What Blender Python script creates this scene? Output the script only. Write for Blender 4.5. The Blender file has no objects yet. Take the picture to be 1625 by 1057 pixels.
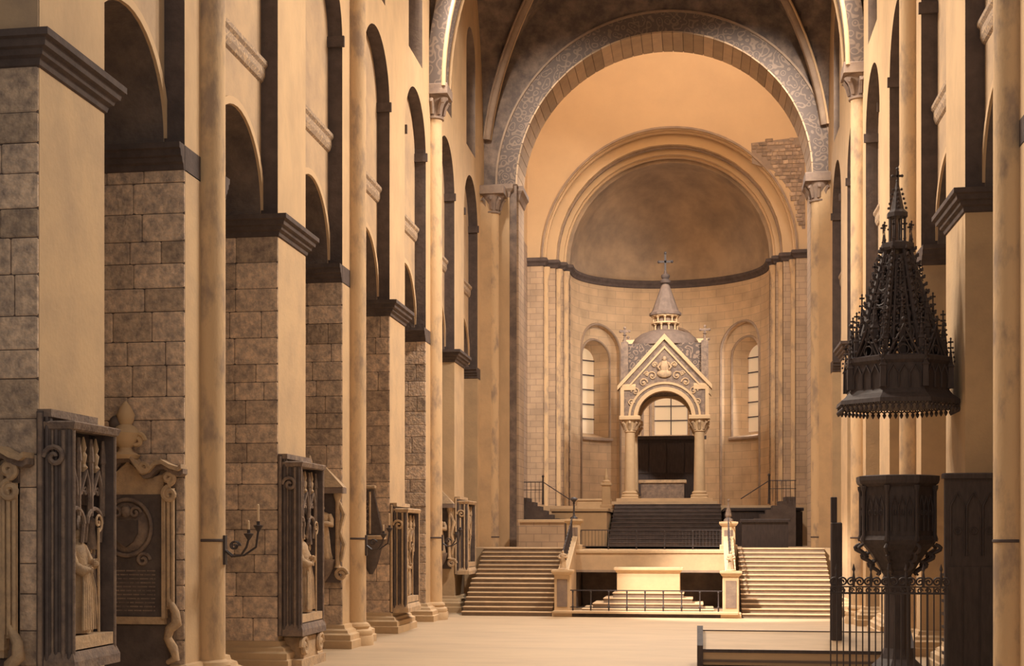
import bpy, math, random
from math import pi, sin, cos, sqrt, atan2, radians as R
random.seed(7)
SC = bpy.context.scene
COL = SC.collection

# ------------------------------------------------------------------ camera
cam_d = bpy.data.cameras.new('camera')
cam_d.sensor_width = 36.0
cam_d.lens = 2282.3 / 1625 * 36.0
cam_d.shift_x = 83.8 / 1625
cam_d.shift_y = 319.7 / 1625
cam_d.clip_end = 500
cam = bpy.data.objects.new('camera', cam_d)
cam.location = (1.692, 0.0, 2.6855)
cam.rotation_euler = (pi / 2, 0, 0.164)
COL.objects.link(cam)
SC.camera = cam

# ------------------------------------------------------------------ world, exposure
LIGHT = (1.0, 0.85, 0.68)
LIGHT_LANTERN = (1.0, 0.93, 0.84)
world = bpy.data.worlds.new('world'); SC.world = world
world.use_nodes = True
bg = world.node_tree.nodes['Background']
bg.inputs[0].default_value = (1.0, 0.85, 0.70, 1)
bg.inputs[1].default_value = 1.05
SC.view_settings.view_transform = 'Standard'
SC.view_settings.look = 'None'
SC.view_settings.gamma = 1.0
SC.view_settings.use_curve_mapping = False
SC.view_settings.exposure = -1.1

from mathutils import Vector
def area(name, loc, aim, sx, sy, power, spread=180):
    d = bpy.data.lights.new(name, 'AREA'); d.shape = 'RECTANGLE'
    d.size = sx; d.size_y = sy; d.energy = power; d.color = LIGHT_LANTERN if 'clerestory' not in name else LIGHT; d.spread = R(spread)
    o = bpy.data.objects.new(name, d); COL.objects.link(o)
    o.location = loc; o.rotation_euler = Vector(aim).to_track_quat('-Z', 'Y').to_euler()
    return o
HW = 6.585                # half width of the nave between the pier faces
Y0, SP, PL = 17.19, 5.3, 2.07
def PY(k): return Y0 + SP * k
CLERESTORY_W = 2300.0     # daylight through each clerestory window
LANTERN_W = 2900.0        # daylight from the lantern windows over the crossing
for k in (2, 3, 4):
    yc = PY(k) + PL + (SP - PL) / 2; hi = 1 if k == 4 else 0
    for sg in (-1, 1):
        area('clerestory_daylight', (sg * (HW - (.5 if hi else -.2)), yc, 20.7), (-sg * .66, -.72 + hi * .80, -.72), 2.0, 1.2 if hi else 2.4, CLERESTORY_W * (1.0 if sg > 0 else 1.1) * (1.35 if hi else .95), 110)
for sg in (-1, 1):
    area('clerestory_daylight', (sg * (HW - .12), PY(5) + PL + (SP - PL) / 2, 20.95), (-sg * 10.7, 26.6, -11), 1.7, .8, 1900 if sg > 0 else 700, 56)
area('lantern_daylight', (5.0, 59.0, 36.6), (-.28, .42, -1), 3.5, 4.0, LANTERN_W)
area('lantern_daylight', (1.0, 69.5, 29.5), (0, -.88, -.45), 9.0, 6.0, 6800, 100)
area('apse_daylight', (4.9, 77.4, 10.8), (-.8, -.6, -.12), 1.2, 4.5, 900)
sun_d = bpy.data.lights.new('window_sunbeam', 'SPOT'); sun_d.energy = 105000; sun_d.color = LIGHT
sun_d.spot_size = R(22); sun_d.spot_blend = .4; sun_d.shadow_soft_size = .4
sb = bpy.data.objects.new('window_sunbeam', sun_d); COL.objects.link(sb); sb.location = (-6.2, 36.7, 18.6)
sb.rotation_euler = (Vector((3.0, 49.0, .8)) - Vector(sb.location)).to_track_quat('-Z', 'Y').to_euler()

# ------------------------------------------------------------------ materials
def sepia(c):
    t = 1 - min(1, c[0] / .8)      # the darker stones are greyer
    return (min(1, c[0] * .80), min(1, c[1] * .80 * (1.15 + .05 * t)), min(1, c[2] * .80 * (1.36 + .32 * t)))
def material(name, base, dark=None, scale=1.5, rough=.85, rnd=0.0, bump=0.0, bscale=12, detail=6,
             stretch=(1, 1, 1), contrast=(.35, .7), emit=None):
    base = sepia(base); dark = sepia(dark) if dark else None
    m = bpy.data.materials.new(name); m.use_nodes = True
    nt = m.node_tree; N = nt.nodes; L = nt.links
    b = N['Principled BSDF']; b.inputs['Roughness'].default_value = rough
    b.inputs['Specular IOR Level'].default_value = .25
    if emit:
        b.inputs['Emission Color'].default_value = (*base, 1); b.inputs['Emission Strength'].default_value = emit
    geo = N.new('ShaderNodeNewGeometry')
    mp = N.new('ShaderNodeMapping'); mp.inputs['Scale'].default_value = stretch
    L.new(geo.outputs['Position'], mp.inputs['Vector'])
    col = None
    if dark:
        n = N.new('ShaderNodeTexNoise'); n.inputs['Scale'].default_value = scale; n.inputs['Detail'].default_value = detail
        n.inputs['Roughness'].default_value = .62
        L.new(mp.outputs[0], n.inputs['Vector'])
        r = N.new('ShaderNodeValToRGB')
        r.color_ramp.elements[0].position = contrast[0]; r.color_ramp.elements[0].color = (*dark, 1)
        r.color_ramp.elements[1].position = contrast[1]; r.color_ramp.elements[1].color = (*base, 1)
        L.new(n.outputs['Fac'], r.inputs[0]); col = r.outputs[0]
    if rnd:
        oi = N.new('ShaderNodeObjectInfo')
        mr = N.new('ShaderNodeMapRange'); mr.inputs['To Min'].default_value = 1 - rnd; mr.inputs['To Max'].default_value = 1 + rnd
        L.new(oi.outputs['Random'], mr.inputs['Value'])
        hs = N.new('ShaderNodeHueSaturation')
        if col: L.new(col, hs.inputs['Color'])
        else: hs.inputs['Color'].default_value = (*base, 1)
        L.new(mr.outputs[0], hs.inputs['Value']); col = hs.outputs[0]
    if col: L.new(col, b.inputs['Base Color'])
    else: b.inputs['Base Color'].default_value = (*base, 1)
    if bump:
        n2 = N.new('ShaderNodeTexNoise'); n2.inputs['Scale'].default_value = bscale; n2.inputs['Detail'].default_value = 5
        L.new(mp.outputs[0], n2.inputs['Vector'])
        bp = N.new('ShaderNodeBump'); bp.inputs['Strength'].default_value = bump; bp.inputs['Distance'].default_value = .05
        L.new(n2.outputs['Fac'], bp.inputs['Height']); L.new(bp.outputs[0], b.inputs['Normal'])
    return m

def brick_material(name, base, dark, mortar, plane, bw=.55, bh=.28, rough=.9):
    base, dark, mortar = sepia(base), sepia(dark), sepia(mortar)
    """coursed masonry too far away to tell stone from stone; plane: world axis pair"""
    m = bpy.data.materials.new(name); m.use_nodes = True
    nt = m.node_tree; N = nt.nodes; L = nt.links
    b = N['Principled BSDF']; b.inputs['Roughness'].default_value = rough
    geo = N.new('ShaderNodeNewGeometry'); sp = N.new('ShaderNodeSeparateXYZ'); cb = N.new('ShaderNodeCombineXYZ')
    L.new(geo.outputs['Position'], sp.inputs[0])
    L.new(sp.outputs[plane[0]], cb.inputs[0]); L.new(sp.outputs[plane[1]], cb.inputs[1])
    t = N.new('ShaderNodeTexBrick'); t.inputs['Scale'].default_value = 1
    t.inputs['Brick Width'].default_value = bw; t.inputs['Row Height'].default_value = bh
    t.inputs['Mortar Size'].default_value = .012; t.inputs['Mortar'].default_value = (*mortar, 1)
    t.inputs['Color1'].default_value = (*base, 1); t.inputs['Color2'].default_value = (*dark, 1)
    L.new(cb.outputs[0], t.inputs['Vector'])
    n = N.new('ShaderNodeTexNoise'); n.inputs['Scale'].default_value = 1.1; n.inputs['Detail'].default_value = 6
    mx = N.new('ShaderNodeMix'); mx.data_type = 'RGBA'; mx.blend_type = 'MULTIPLY'; mx.inputs[0].default_value = .55
    L.new(geo.outputs['Position'], n.inputs['Vector'])
    L.new(t.outputs['Color'], mx.inputs[6]); L.new(n.outputs['Fac'], mx.inputs[7])
    g = N.new('ShaderNodeHueSaturation'); g.inputs['Value'].default_value = 1.45
    L.new(mx.outputs[2], g.inputs['Color']); L.new(g.outputs[0], b.inputs['Base Color'])
    return m

def pattern_material(name, base, dark, scale=3.0):
    base, dark = sepia(base), sepia(dark)
    """painted foliage scrolls"""
    m = bpy.data.materials.new(name); m.use_nodes = True
    nt = m.node_tree; N = nt.nodes; L = nt.links
    b = N['Principled BSDF']; b.inputs['Roughness'].default_value = .9
    geo = N.new('ShaderNodeNewGeometry')
    v = N.new('ShaderNodeTexVoronoi'); v.feature = 'SMOOTH_F1'; v.inputs['Scale'].default_value = scale
    L.new(geo.outputs['Position'], v.inputs['Vector'])
    w = N.new('ShaderNodeMath'); w.operation = 'SINE'; mu = N.new('ShaderNodeMath'); mu.operation = 'MULTIPLY'; mu.inputs[1].default_value = 22
    L.new(v.outputs['Distance'], mu.inputs[0]); L.new(mu.outputs[0], w.inputs[0])
    r = N.new('ShaderNodeValToRGB'); r.color_ramp.elements[0].color = (*dark, 1); r.color_ramp.elements[1].color = (*base, 1)
    r.color_ramp.elements[0].position = .35; r.color_ramp.elements[1].position = .75
    L.new(w.outputs[0], r.inputs[0]); L.new(r.outputs[0], b.inputs['Base Color'])
    return m

M = {}
M['plaster'] = material('pale_plaster', (.80, .50, .26), (.66, .41, .215), 1.3, bump=.12, bscale=9, contrast=(.3, .62), stretch=(1, 1, .6))
M['shaft'] = material('pale_shaft_stone', (.80, .50, .26), (.46, .295, .175), 2.4, bump=.2, bscale=14, contrast=(.34, .52), stretch=(1, 1, .45))
M['mural'] = material('faded_mural', (.72, .45, .24), (.50, .32, .185), 1.1, bump=.1, contrast=(.3, .65))
M['ashlar'] = material('brown_ashlar', (.98, .655, .415), (.34, .235, .165), 7, rnd=.26, bump=.6, bscale=16, contrast=(.27, .66), detail=12)
M['core'] = material('pier_core_stone', (.78, .49, .255), (.62, .39, .21), 1.2, bump=.15, contrast=(.3, .6))
M['joint'] = material('joint_mortar', (.22, .145, .10), (.16, .11, .08), 3)
M['joint_pale'] = material('old_mortar', (.44, .285, .17), (.34, .22, .135), 5)
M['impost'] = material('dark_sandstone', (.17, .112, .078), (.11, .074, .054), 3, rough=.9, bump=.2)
M['impost_far'] = material('brown_sandstone', (.40, .26, .16), (.28, .18, .12), 3, rough=.9, bump=.2)
M['soffit'] = material('shadowed_rubble', (.30, .195, .125), (.17, .115, .08), 2.2, bump=.5, bscale=8)  # dark stone; its tone also carries the shade of the crypt recess
M['floor'] = material('worn_flagstone', (.60, .38, .20), (.50, .315, .168), .9, rough=.6, bump=.08, contrast=(.3, .6), stretch=(.4, 1, 1))
M['vault'] = material('mottled_vault_paint', (.36, .235, .15), (.17, .115, .08), 1.9, rough=.95, bump=.4, bscale=9, contrast=(.38, .66))
M['rib'] = material('rib_stone', (.50, .32, .19), (.36, .23, .14), 2)
M['rib_light'] = material('rib_roll_stone', (.78, .49, .26), None)
M['scroll'] = pattern_material('painted_scrolls', (.29, .19, .12), (.17, .115, .08), 4.2)
M['frieze'] = pattern_material('carved_frieze', (.66, .415, .225), (.42, .27, .16), 7)
M['east'] = material('pale_east_wall', (.80, .50, .26), (.74, .46, .24), .5, bump=.06, contrast=(.35, .6))
M['conch'] = material('mottled_conch_plaster', (.60, .38, .21), (.36, .235, .14), .55, bump=.08, contrast=(.35, .65))  # plaster mottled with a darker tone by noise
M['apse'] = brick_material('apse_masonry', (.74, .465, .25), (.64, .405, .22), (.5, .32, .18), (0, 2), .9, .42)
M['choirwall'] = brick_material('crossing_masonry', (.52, .33, .20), (.40, .255, .155), (.26, .17, .11), (1, 2), .6, .3)
M['choirjamb'] = brick_material('jamb_masonry', (.62, .39, .22), (.52, .33, .19), (.36, .23, .14), (0, 2), .6, .3)
M['voussoir'] = material('voussoir_stone', (.66, .42, .23), (.52, .33, .19), 1.6, rnd=.22)
M['rubble'] = material('bare_rubble', (.62, .39, .22), (.34, .22, .14), 4, rnd=.35, bump=.4)
M['carved'] = material('carved_limestone', (.76, .48, .26), (.50, .32, .185), 5, bump=.35, bscale=20, contrast=(.3, .6))
M['carved_mid'] = material('weathered_carving', (.44, .285, .175), (.22, .145, .10), 5, bump=.45, bscale=18)
M['marble_dark'] = material('dark_marble', (.20, .135, .095), (.12, .083, .062), 4, rough=.5, bump=.2)
M['wood'] = material('blackened_oak', (.115, .078, .058), (.075, .052, .041), 5, rough=.6, stretch=(3, 3, .6))
M['wood_mid'] = material('brown_oak', (.26, .17, .11), (.17, .115, .08), 4, rough=.6, stretch=(.5, 3, 3))
M['bench'] = material('light_bench_wood', (.76, .48, .26), (.64, .40, .215), 3, rough=.5, stretch=(.4, 3, 3))
M['iron'] = material('black_iron', (.075, .053, .042), None, rough=.5)
M['step_dark'] = material('dark_step_stone', (.20, .135, .095), (.13, .09, .066), 3)  # one dark tone for the central and side steps
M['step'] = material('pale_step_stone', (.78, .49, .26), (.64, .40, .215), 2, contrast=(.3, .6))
M['step_shaded'] = material('shaded_riser_stone', (.36, .235, .14), (.27, .178, .11), 3)  # riser colour darkened to carry the shade
M['white'] = material('white_stone', (.84, .54, .29), (.74, .47, .25), 3)
M['lead'] = material('lead_roof', (.30, .195, .13), (.20, .135, .092), 4)
M['scale'] = pattern_material('scaled_roof', (.36, .23, .145), (.15, .102, .072), 5)
M['candle'] = material('candle_wax', (.86, .58, .34), None, rough=.5)
M['pane'] = material('daylit_glass', (.80, .52, .28), None, rough=.2, emit=.85)
M['dim_glass'] = material('dim_glass', (.30, .195, .12), None, rough=.3)
M['lead_came'] = material('window_lead', (.10, .07, .055), None)

# ------------------------------------------------------------------ mesh builder
class MB:
    def __init__(s): s.v = []; s.f = []
    def add(s, vs, fs):
        o = len(s.v); s.v += [tuple(p) for p in vs]; s.f += [tuple(i + o for i in q) for q in fs]; return s
    def box(s, x0, x1, y0, y1, z0, z1):
        vs = [(x0, y0, z0), (x1, y0, z0), (x1, y1, z0), (x0, y1, z0), (x0, y0, z1), (x1, y0, z1), (x1, y1, z1), (x0, y1, z1)]
        return s.add(vs, [(0, 3, 2, 1), (4, 5, 6, 7), (0, 1, 5, 4), (1, 2, 6, 5), (2, 3, 7, 6), (3, 0, 4, 7)])
    def cbox(s, x0, x1, y0, y1, z0, z1, c=.02):
        """box with chamfered upright and top edges"""
        r = lambda d, z: [(x0 + d, y0, z), (x1 - d, y0, z), (x1, y0 + d, z), (x1, y1 - d, z), (x1 - d, y1, z), (x0 + d, y1, z), (x0, y1 - d, z), (x0, y0 + d, z)]
        def ins(ps, d): return [(min(max(p[0], x0 + d), x1 - d), min(max(p[1], y0 + d), y1 - d), p[2]) for p in ps]
        return s.loft([r(c, z0), r(c, z1 - c), [(a, b, z1) for a, b, _ in ins(r(c, z1), c)]])
    def loft(s, rings, closed=True, caps=True):
        n = len(rings[0]); o = len(s.v)
        for r in rings: s.v += [tuple(p) for p in r]
        for i in range(len(rings) - 1):
            for j in range(n if closed else n - 1):
                k = (j + 1) % n
                s.f.append((o + i * n + j, o + i * n + k, o + (i + 1) * n + k, o + (i + 1) * n + j))
        if caps:
            s.f.append(tuple(o + j for j in reversed(range(n))))
            s.f.append(tuple(o + (len(rings) - 1) * n + j for j in range(n)))
        return s
    def lathe(s, cx, cy, prof, n=16, ex=1, ey=1, a0=0.0):
        return s.loft([[(cx + r * ex * cos(a0 + 2 * pi * i / n), cy + r * ey * sin(a0 + 2 * pi * i / n), z) for i in range(n)] for r, z in prof])
    def sphere(s, c, rx, ry=None, rz=None, n=10, m=7):
        ry = ry or rx; rz = rz or rx
        rings = []
        for j in range(m + 1):
            t = -pi / 2 + pi * (j + .02 if j == 0 else (j - .02 if j == m else j)) / m
            rings.append([(c[0] + rx * cos(t) * cos(2 * pi * i / n), c[1] + ry * cos(t) * sin(2 * pi * i / n), c[2] + rz * sin(t)) for i in range(n)])
        return s.loft(rings)
    def tube(s, pts, r, n=6, caps=True):
        rs = r if isinstance(r, (list, tuple)) else [r] * len(pts)
        rings = []; up = None
        for i, p in enumerate(pts):
            a = pts[max(0, i - 1)]; b = pts[min(len(pts) - 1, i + 1)]
            t = [b[k] - a[k] for k in range(3)]; l = sqrt(sum(q * q for q in t)) or 1; t = [q / l for q in t]
            if up is None: up = (0, 0, 1) if abs(t[2]) < .9 else (1, 0, 0)
            d = sum(up[k] * t[k] for k in range(3)); u = [up[k] - d * t[k] for k in range(3)]
            l = sqrt(sum(q * q for q in u)) or 1; u = [q / l for q in u]; up = u
            w = (t[1] * u[2] - t[2] * u[1], t[2] * u[0] - t[0] * u[2], t[0] * u[1] - t[1] * u[0])
            rings.append([tuple(p[k] + rs[i] * (cos(2 * pi * j / n) * u[k] + sin(2 * pi * j / n) * w[k]) for k in range(3)) for j in range(n)])
        return s.loft(rings, caps=caps)
    def prism(s, poly, a, b, axis='y'):
        """poly in the two other axes; axis y: (x,z), x: (y,z), z: (x,y)"""
        mk = {'y': lambda p, d: (p[0], d, p[1]), 'x': lambda p, d: (d, p[0], p[1]), 'z': lambda p, d: (p[0], p[1], d)}[axis]
        return s.loft([[mk(p, a) for p in poly], [mk(p, b) for p in poly]])
    def arch(s, cx, cz, r0, r1, y0, y1, a0=0, a1=pi, n=24, ez=1.0):
        rings = []
        for i in range(n + 1):
            a = a0 + (a1 - a0) * i / n
            c_, s_ = cos(a), sin(a) * ez
            rings.append([(cx + r0 * c_, y0, cz + r0 * s_), (cx + r1 * c_, y0, cz + r1 * s_), (cx + r1 * c_, y1, cz + r1 * s_), (cx + r0 * c_, y1, cz + r0 * s_)])
        return s.loft(rings)
    def sweep(s, path, prof, closed=False):
        """profile (offset to the left of the path, z) carried along a plan path with mitred corners"""
        n = len(path); rings = []
        for i, p in enumerate(path):
            def dirv(a, b):
                l = sqrt((b[0] - a[0]) ** 2 + (b[1] - a[1]) ** 2) or 1; return ((b[0] - a[0]) / l, (b[1] - a[1]) / l)
            if closed: d0 = dirv(path[i - 1], p); d1 = dirv(p, path[(i + 1) % n])
            else:
                d0 = dirv(path[max(0, i - 1)], path[max(1, i)]); d1 = dirv(path[min(n - 2, i)], path[min(n - 1, i + 1)])
            n0 = (-d0[1], d0[0]); n1 = (-d1[1], d1[0])
            k = 1 + n0[0] * n1[0] + n0[1] * n1[1]; k = max(k, .25)
            m = ((n0[0] + n1[0]) / k, (n0[1] + n1[1]) / k)
            rings.append([(p[0] + m[0] * o, p[1] + m[1] * o, z) for o, z in prof])
        if closed: rings.append(rings[0])
        return s.loft(rings, closed=True, caps=not closed)
    def xf(s, f): s.v = [f(*p) for p in s.v]; return s
    def build(s, name, mat, parent=None, smooth=None, loc=None):
        me = bpy.data.meshes.new(name); me.from_pydata(s.v, [], s.f); me.update()
        if smooth:
            me.polygons.foreach_set('use_smooth', [True] * len(me.polygons))
            me.set_sharp_from_angle(angle=R(smooth))
        me.materials.append(M[mat])
        o = bpy.data.objects.new(name, me); COL.objects.link(o)
        if parent: o.parent = parent
        if loc: o.location = loc
        return o

def tag(o, label=None, cat=None, group=None, kind=None):
    if label: o['label'] = label
    if cat: o['category'] = cat
    if group: o['group'] = group
    if kind: o['kind'] = kind
    return o
def thing(name, label, cat, loc=(0, 0, 0), rz=0, group=None, kind=None):
    o = bpy.data.objects.new(name, None); COL.objects.link(o)
    o.empty_display_size = .2; o.location = loc; o.rotation_euler = (0, 0, rz)
    return tag(o, label, cat, group, kind)
def copy_tree(o, parent=None):
    c = o.copy(); COL.objects.link(c)
    if parent: c.parent = parent
    for ch in list(o.children): copy_tree(ch, c)
    return c
def inst(mesh_obj, name, parent, loc, scale=(1, 1, 1), rot=(0, 0, 0)):
    o = bpy.data.objects.new(name, mesh_obj.data); COL.objects.link(o)
    o.parent = parent; o.location = loc; o.scale = scale; o.rotation_euler = rot
    return o
def inst_mesh(me, name, parent, loc, scale=(1, 1, 1), rot=(0, 0, 0)):
    o = bpy.data.objects.new(name, me); COL.objects.link(o)
    o.parent = parent; o.location = loc; o.scale = scale; o.rotation_euler = rot
    return o

def unit_block(mat, c=.04):
    m = MB(); h = .5
    r = lambda d, y: [(-h + d, y, -h), (h - d, y, -h), (h, y, -h + d), (h, y, h - d), (h - d, y, h), (-h + d, y, h), (-h, y, h - d), (-h, y, -h + d)]
    q = lambda d, y: [(max(min(a, h - d), d - h), y, max(min(b, h - d), d - h)) for a, _, b in r(d, y)]
    m.loft([q(c, -h), r(c, -h + .12), r(c, h)])
    me = bpy.data.meshes.new('stone'); me.from_pydata(m.v, [], m.f); me.materials.append(M[mat]); return me
STONE = unit_block('ashlar')

def hole_top(hz, s):
    sc, w, z0, zs, ez = hz; r = w / 2; d = max(0.0, r * r - (s - sc) ** 2); return zs + sqrt(d) * ez
def strips(m, fn, s0, s1, z0, z1, holes, d=0.0, extra=()):
    """wall sheet with round-arched holes (centre, width, bottom, springing, rise factor)"""
    S = {s0, s1} | set(extra)
    for h in holes:
        sc, w = h[0], h[1]
        for i in range(21): S.add(sc - w / 2 * cos(pi * i / 20))
    S = sorted(x for x in S if s0 - 1e-6 <= x <= s1 + 1e-6)
    for a, b in zip(S[:-1], S[1:]):
        if b - a < 1e-5: continue
        mid = (a + b) / 2
        hs = sorted([h for h in holes if abs(mid - h[0]) < h[1] / 2], key=lambda h: h[2])
        lo = (z0, z0)
        for h in hs:
            if h[2] > lo[0] + 1e-4: m.add([fn(a, lo[0], d), fn(b, lo[1], d), fn(b, h[2], d), fn(a, h[2], d)], [(0, 1, 2, 3)])
            lo = (hole_top(h, a), hole_top(h, b))
        if z1 > lo[0]: m.add([fn(a, lo[0], d), fn(b, lo[1], d), fn(b, z1, d), fn(a, z1, d)], [(0, 1, 2, 3)])
def reveal(m, fn, h, d0, d1, sill=True, shrink=0.0):
    sc, w, z0, zs, ez = h
    def path(w_, z0_): return [(sc - w_ / 2, z0_)] + [(sc - w_ / 2 * cos(pi * i / 20), zs + w_ / 2 * sin(pi * i / 20) * ez) for i in range(21)] + [(sc + w_ / 2, z0_)]
    A = path(w, z0); B = path(w - shrink, z0 + shrink * .6)
    if sill: A.append(A[0]); B.append(B[0])
    for (p, q, u, v) in zip(A[:-1], A[1:], B[:-1], B[1:]):
        m.add([fn(*p, d0), fn(*q, d0), fn(*v, d1), fn(*u, d1)], [(0, 1, 2, 3)])

# ================================================================== STRUCTURE
ZI = 9.06                  # top of the arcade imposts
AX = .25                   # axis of the choir
# ---- floors
m = MB().box(-15, 15, 4, 58, -.3, 0); tag(m.build('floor', 'floor'), 'pale worn stone floor of the nave', 'floor', kind='structure')
m = MB(); m.box(-6.75, -2.9, 52.2, 80.5, -.1, 2.2); m.box(2.9, 7.0, 52.2, 80.5, -.1, 2.2); m.box(-2.9, 2.9, 52.45, 80.5, 1.75, 2.1); m.box(-2.9, 2.9, 54.6, 80.5, -.1, 1.75); m.box(-6.5, 6.75, 66.02, 80.5, 2.2, 4.0)
tag(m.build('floor_choir', 'step'), 'raised stone floor of the choir above the dark crypt recess', 'floor', kind='structure')

m = MB().box(-2.58, 2.58, 54.3, 54.58, 0, 1.74); m.box(-2.9, -2.62, 52.55, 54.58, 0, 1.74); m.box(2.62, 2.9, 52.55, 54.58, 0, 1.74)  # recess lining coloured dark in place of deep shade
tag(m.build('wall_crypt', 'soffit'), 'rough wall inside the recess behind the block altar, coloured dark for its shade', 'wall', kind='structure')
BAY_HOLES_A = []; BAY_HOLES_B = []
def bay_c(k): return PY(k) + PL + (SP - PL) / 2
for sgn, side in ((-1, 'left'), (1, 'right')):
    fn = lambda s, z, d, g=sgn: (g * (HW + d), s, z)
    root = thing('wall_' + side, 'tall %s nave wall with round arcades, blind arches and faded murals' % side, 'wall', kind='structure')
    A = []; B = []; Wn = []
    k0 = 0 if sgn < 0 else 1; YS = PY(k0) + .01      # the arcade is built from the first pier in view
    for k in range(k0, 7):
        A.append((bay_c(k), SP - PL, ZI, 14.35, 1.0))
        B.append((bay_c(k), SP - PL - .06, ZI, ZI + .12, 1.0))
        if k >= 2: Wn.append((bay_c(k), 2.1, 16.9, 20.4, 1.0))
    m = MB(); strips(m, fn, YS, 57.0, ZI, 26.5, A + Wn)
    m.build('upper_wall', 'plaster', root)
    for h in A:
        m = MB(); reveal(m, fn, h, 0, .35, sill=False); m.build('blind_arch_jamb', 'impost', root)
    for h in Wn:
        m = MB(); reveal(m, fn, h, 0, 1.0); m.build('window_jamb', 'impost_far', root)
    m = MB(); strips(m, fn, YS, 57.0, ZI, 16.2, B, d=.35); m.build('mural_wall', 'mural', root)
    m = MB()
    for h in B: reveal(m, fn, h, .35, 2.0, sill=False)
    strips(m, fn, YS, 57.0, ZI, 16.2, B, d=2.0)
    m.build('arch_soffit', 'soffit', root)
    MB().box(*sorted((sgn * HW, sgn * (HW + 2.0))), YS - .02, YS + .02, ZI, 26.5).build('wall_end', 'mural', root)
    for k in range(k0, 7):
        y0, y1 = PY(k) + PL, PY(k + 1)
        # frieze band above each arcade arch, archivolt outline and blind-arch impost
        m = MB().sweep([(0, y0), (0, y1)], [(0, 11.72), (.05, 11.76), (.09, 11.86), (.09, 12.0), (.14, 12.06), (.14, 12.14), (0, 12.16)])
        m.xf(lambda x, y, z, g=sgn: (g * (HW + .35 - abs(x)), y, z)); m.build('frieze_band', 'frieze', root)
        m = MB().arch(0, 0, 1.60, 1.74, -.03, .02, n=20)
        m.xf(lambda x, y, z, g=sgn, c=bay_c(k): (g * (HW + .33 + y), c + x, z + ZI + .12)); m.build('archivolt', 'rib_light', root)
        for yy, d in ((y0, 1), (y1, -1)):
            m = MB().box(0, .46, 0, .08, 14.2, 14.45)
            m.xf(lambda x, y, z, g=sgn, yy=yy, d=d: (g * (HW - .06 + x), yy + d * y, z)); m.build('blind_arch_impost', 'impost', root)
    # windows of the clerestory
    for i, h in enumerate(Wn):
        w = thing('window_%d' % (i + 1 + (5 if sgn > 0 else 0)), 'tall round-headed clerestory window high on the %s wall, bay %d' % (side, i + 1), 'window', kind='structure')
        fnp = lambda s, z, d, g=sgn: (g * (HW + d), s, z)
        for r_ in range(5):
            for c_ in range(2):
                s0 = h[0] - 1.05 + c_ * 1.05; z0 = h[2] + r_ * .9
                z1 = min(z0 + .9, h[3] + .9)
                MB().box(*sorted((sgn * (HW + .95), sgn * (HW + .97))), s0 + .02, s0 + 1.03, z0 + .02, z1 - .02).build('pane', 'dim_glass', w)
        b = MB()
        for r_ in range(1, 5): b.box(*sorted((sgn * (HW + .90), sgn * (HW + .95))), h[0] - 1.05, h[0] + 1.05, h[2] + r_ * .9 - .02, h[2] + r_ * .9 + .02)
        b.box(*sorted((sgn * (HW + .90), sgn * (HW + .95))), h[0] - .025, h[0] + .025, h[2], h[3] + 1.0)
        b.build('glazing_bar', 'lead_came', w)
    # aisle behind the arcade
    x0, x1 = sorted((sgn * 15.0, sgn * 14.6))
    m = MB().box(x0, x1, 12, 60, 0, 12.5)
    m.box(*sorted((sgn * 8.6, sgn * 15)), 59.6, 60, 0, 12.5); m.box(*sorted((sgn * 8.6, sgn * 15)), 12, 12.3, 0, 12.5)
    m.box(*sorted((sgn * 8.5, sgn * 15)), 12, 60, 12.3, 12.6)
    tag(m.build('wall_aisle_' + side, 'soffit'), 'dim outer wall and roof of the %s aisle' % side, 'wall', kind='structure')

# ---- vault over the nave
ceil = thing('ceiling', 'mottled rib vault over the nave bays', 'ceiling', kind='structure')
ZV, HV = 16.8, 8.6
def vz(u, v):
    q = min(abs(u), abs(v)); return ZV + HV * sqrt(max(0, 1 - q * q)) + .9 * (1 - u * u) * (1 - v * v)
def make_bay(ya, yb):
    yc, hy = (ya + yb) / 2, (yb - ya) / 2; n = 48; hx = HW + .05
    vs = []; fs = []
    for i in range(n + 1):
        for j in range(n + 1):
            u = -cos(pi * i / n) if False else -1 + 2 * i / n; v = -1 + 2 * j / n
            u = sin(u * pi / 2); v = sin(v * pi / 2)
            vs.append((hx * u, yc + hy * v, vz(u, v)))
    for i in range(n):
        for j in range(n):
            a = i * (n + 1) + j; fs.append((a, a + 1, a + n + 2, a + n + 1))
    MB().add(vs, fs).build('vault_web', 'vault', ceil, smooth=25)
    for su in (-1, 1):
        for e, (r, off, mt) in enumerate(((.15, 0, 'rib'), (.045, -.17, 'rib'), (.045, .17, 'rib_light'))):
            pts = []
            for i in range(49):
                t = sin((-1 + 2 * i / 48) * pi / 2) * .985
                pts.append((su * hx * t * .985 + off * .7, yc + hy * t * .985 - su * off * .7, vz(t, t) - .12))
            MB().tube(pts, r, 8).build('diagonal_rib' if e == 0 else 'rib_roll', mt, ceil, smooth=50)
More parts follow.
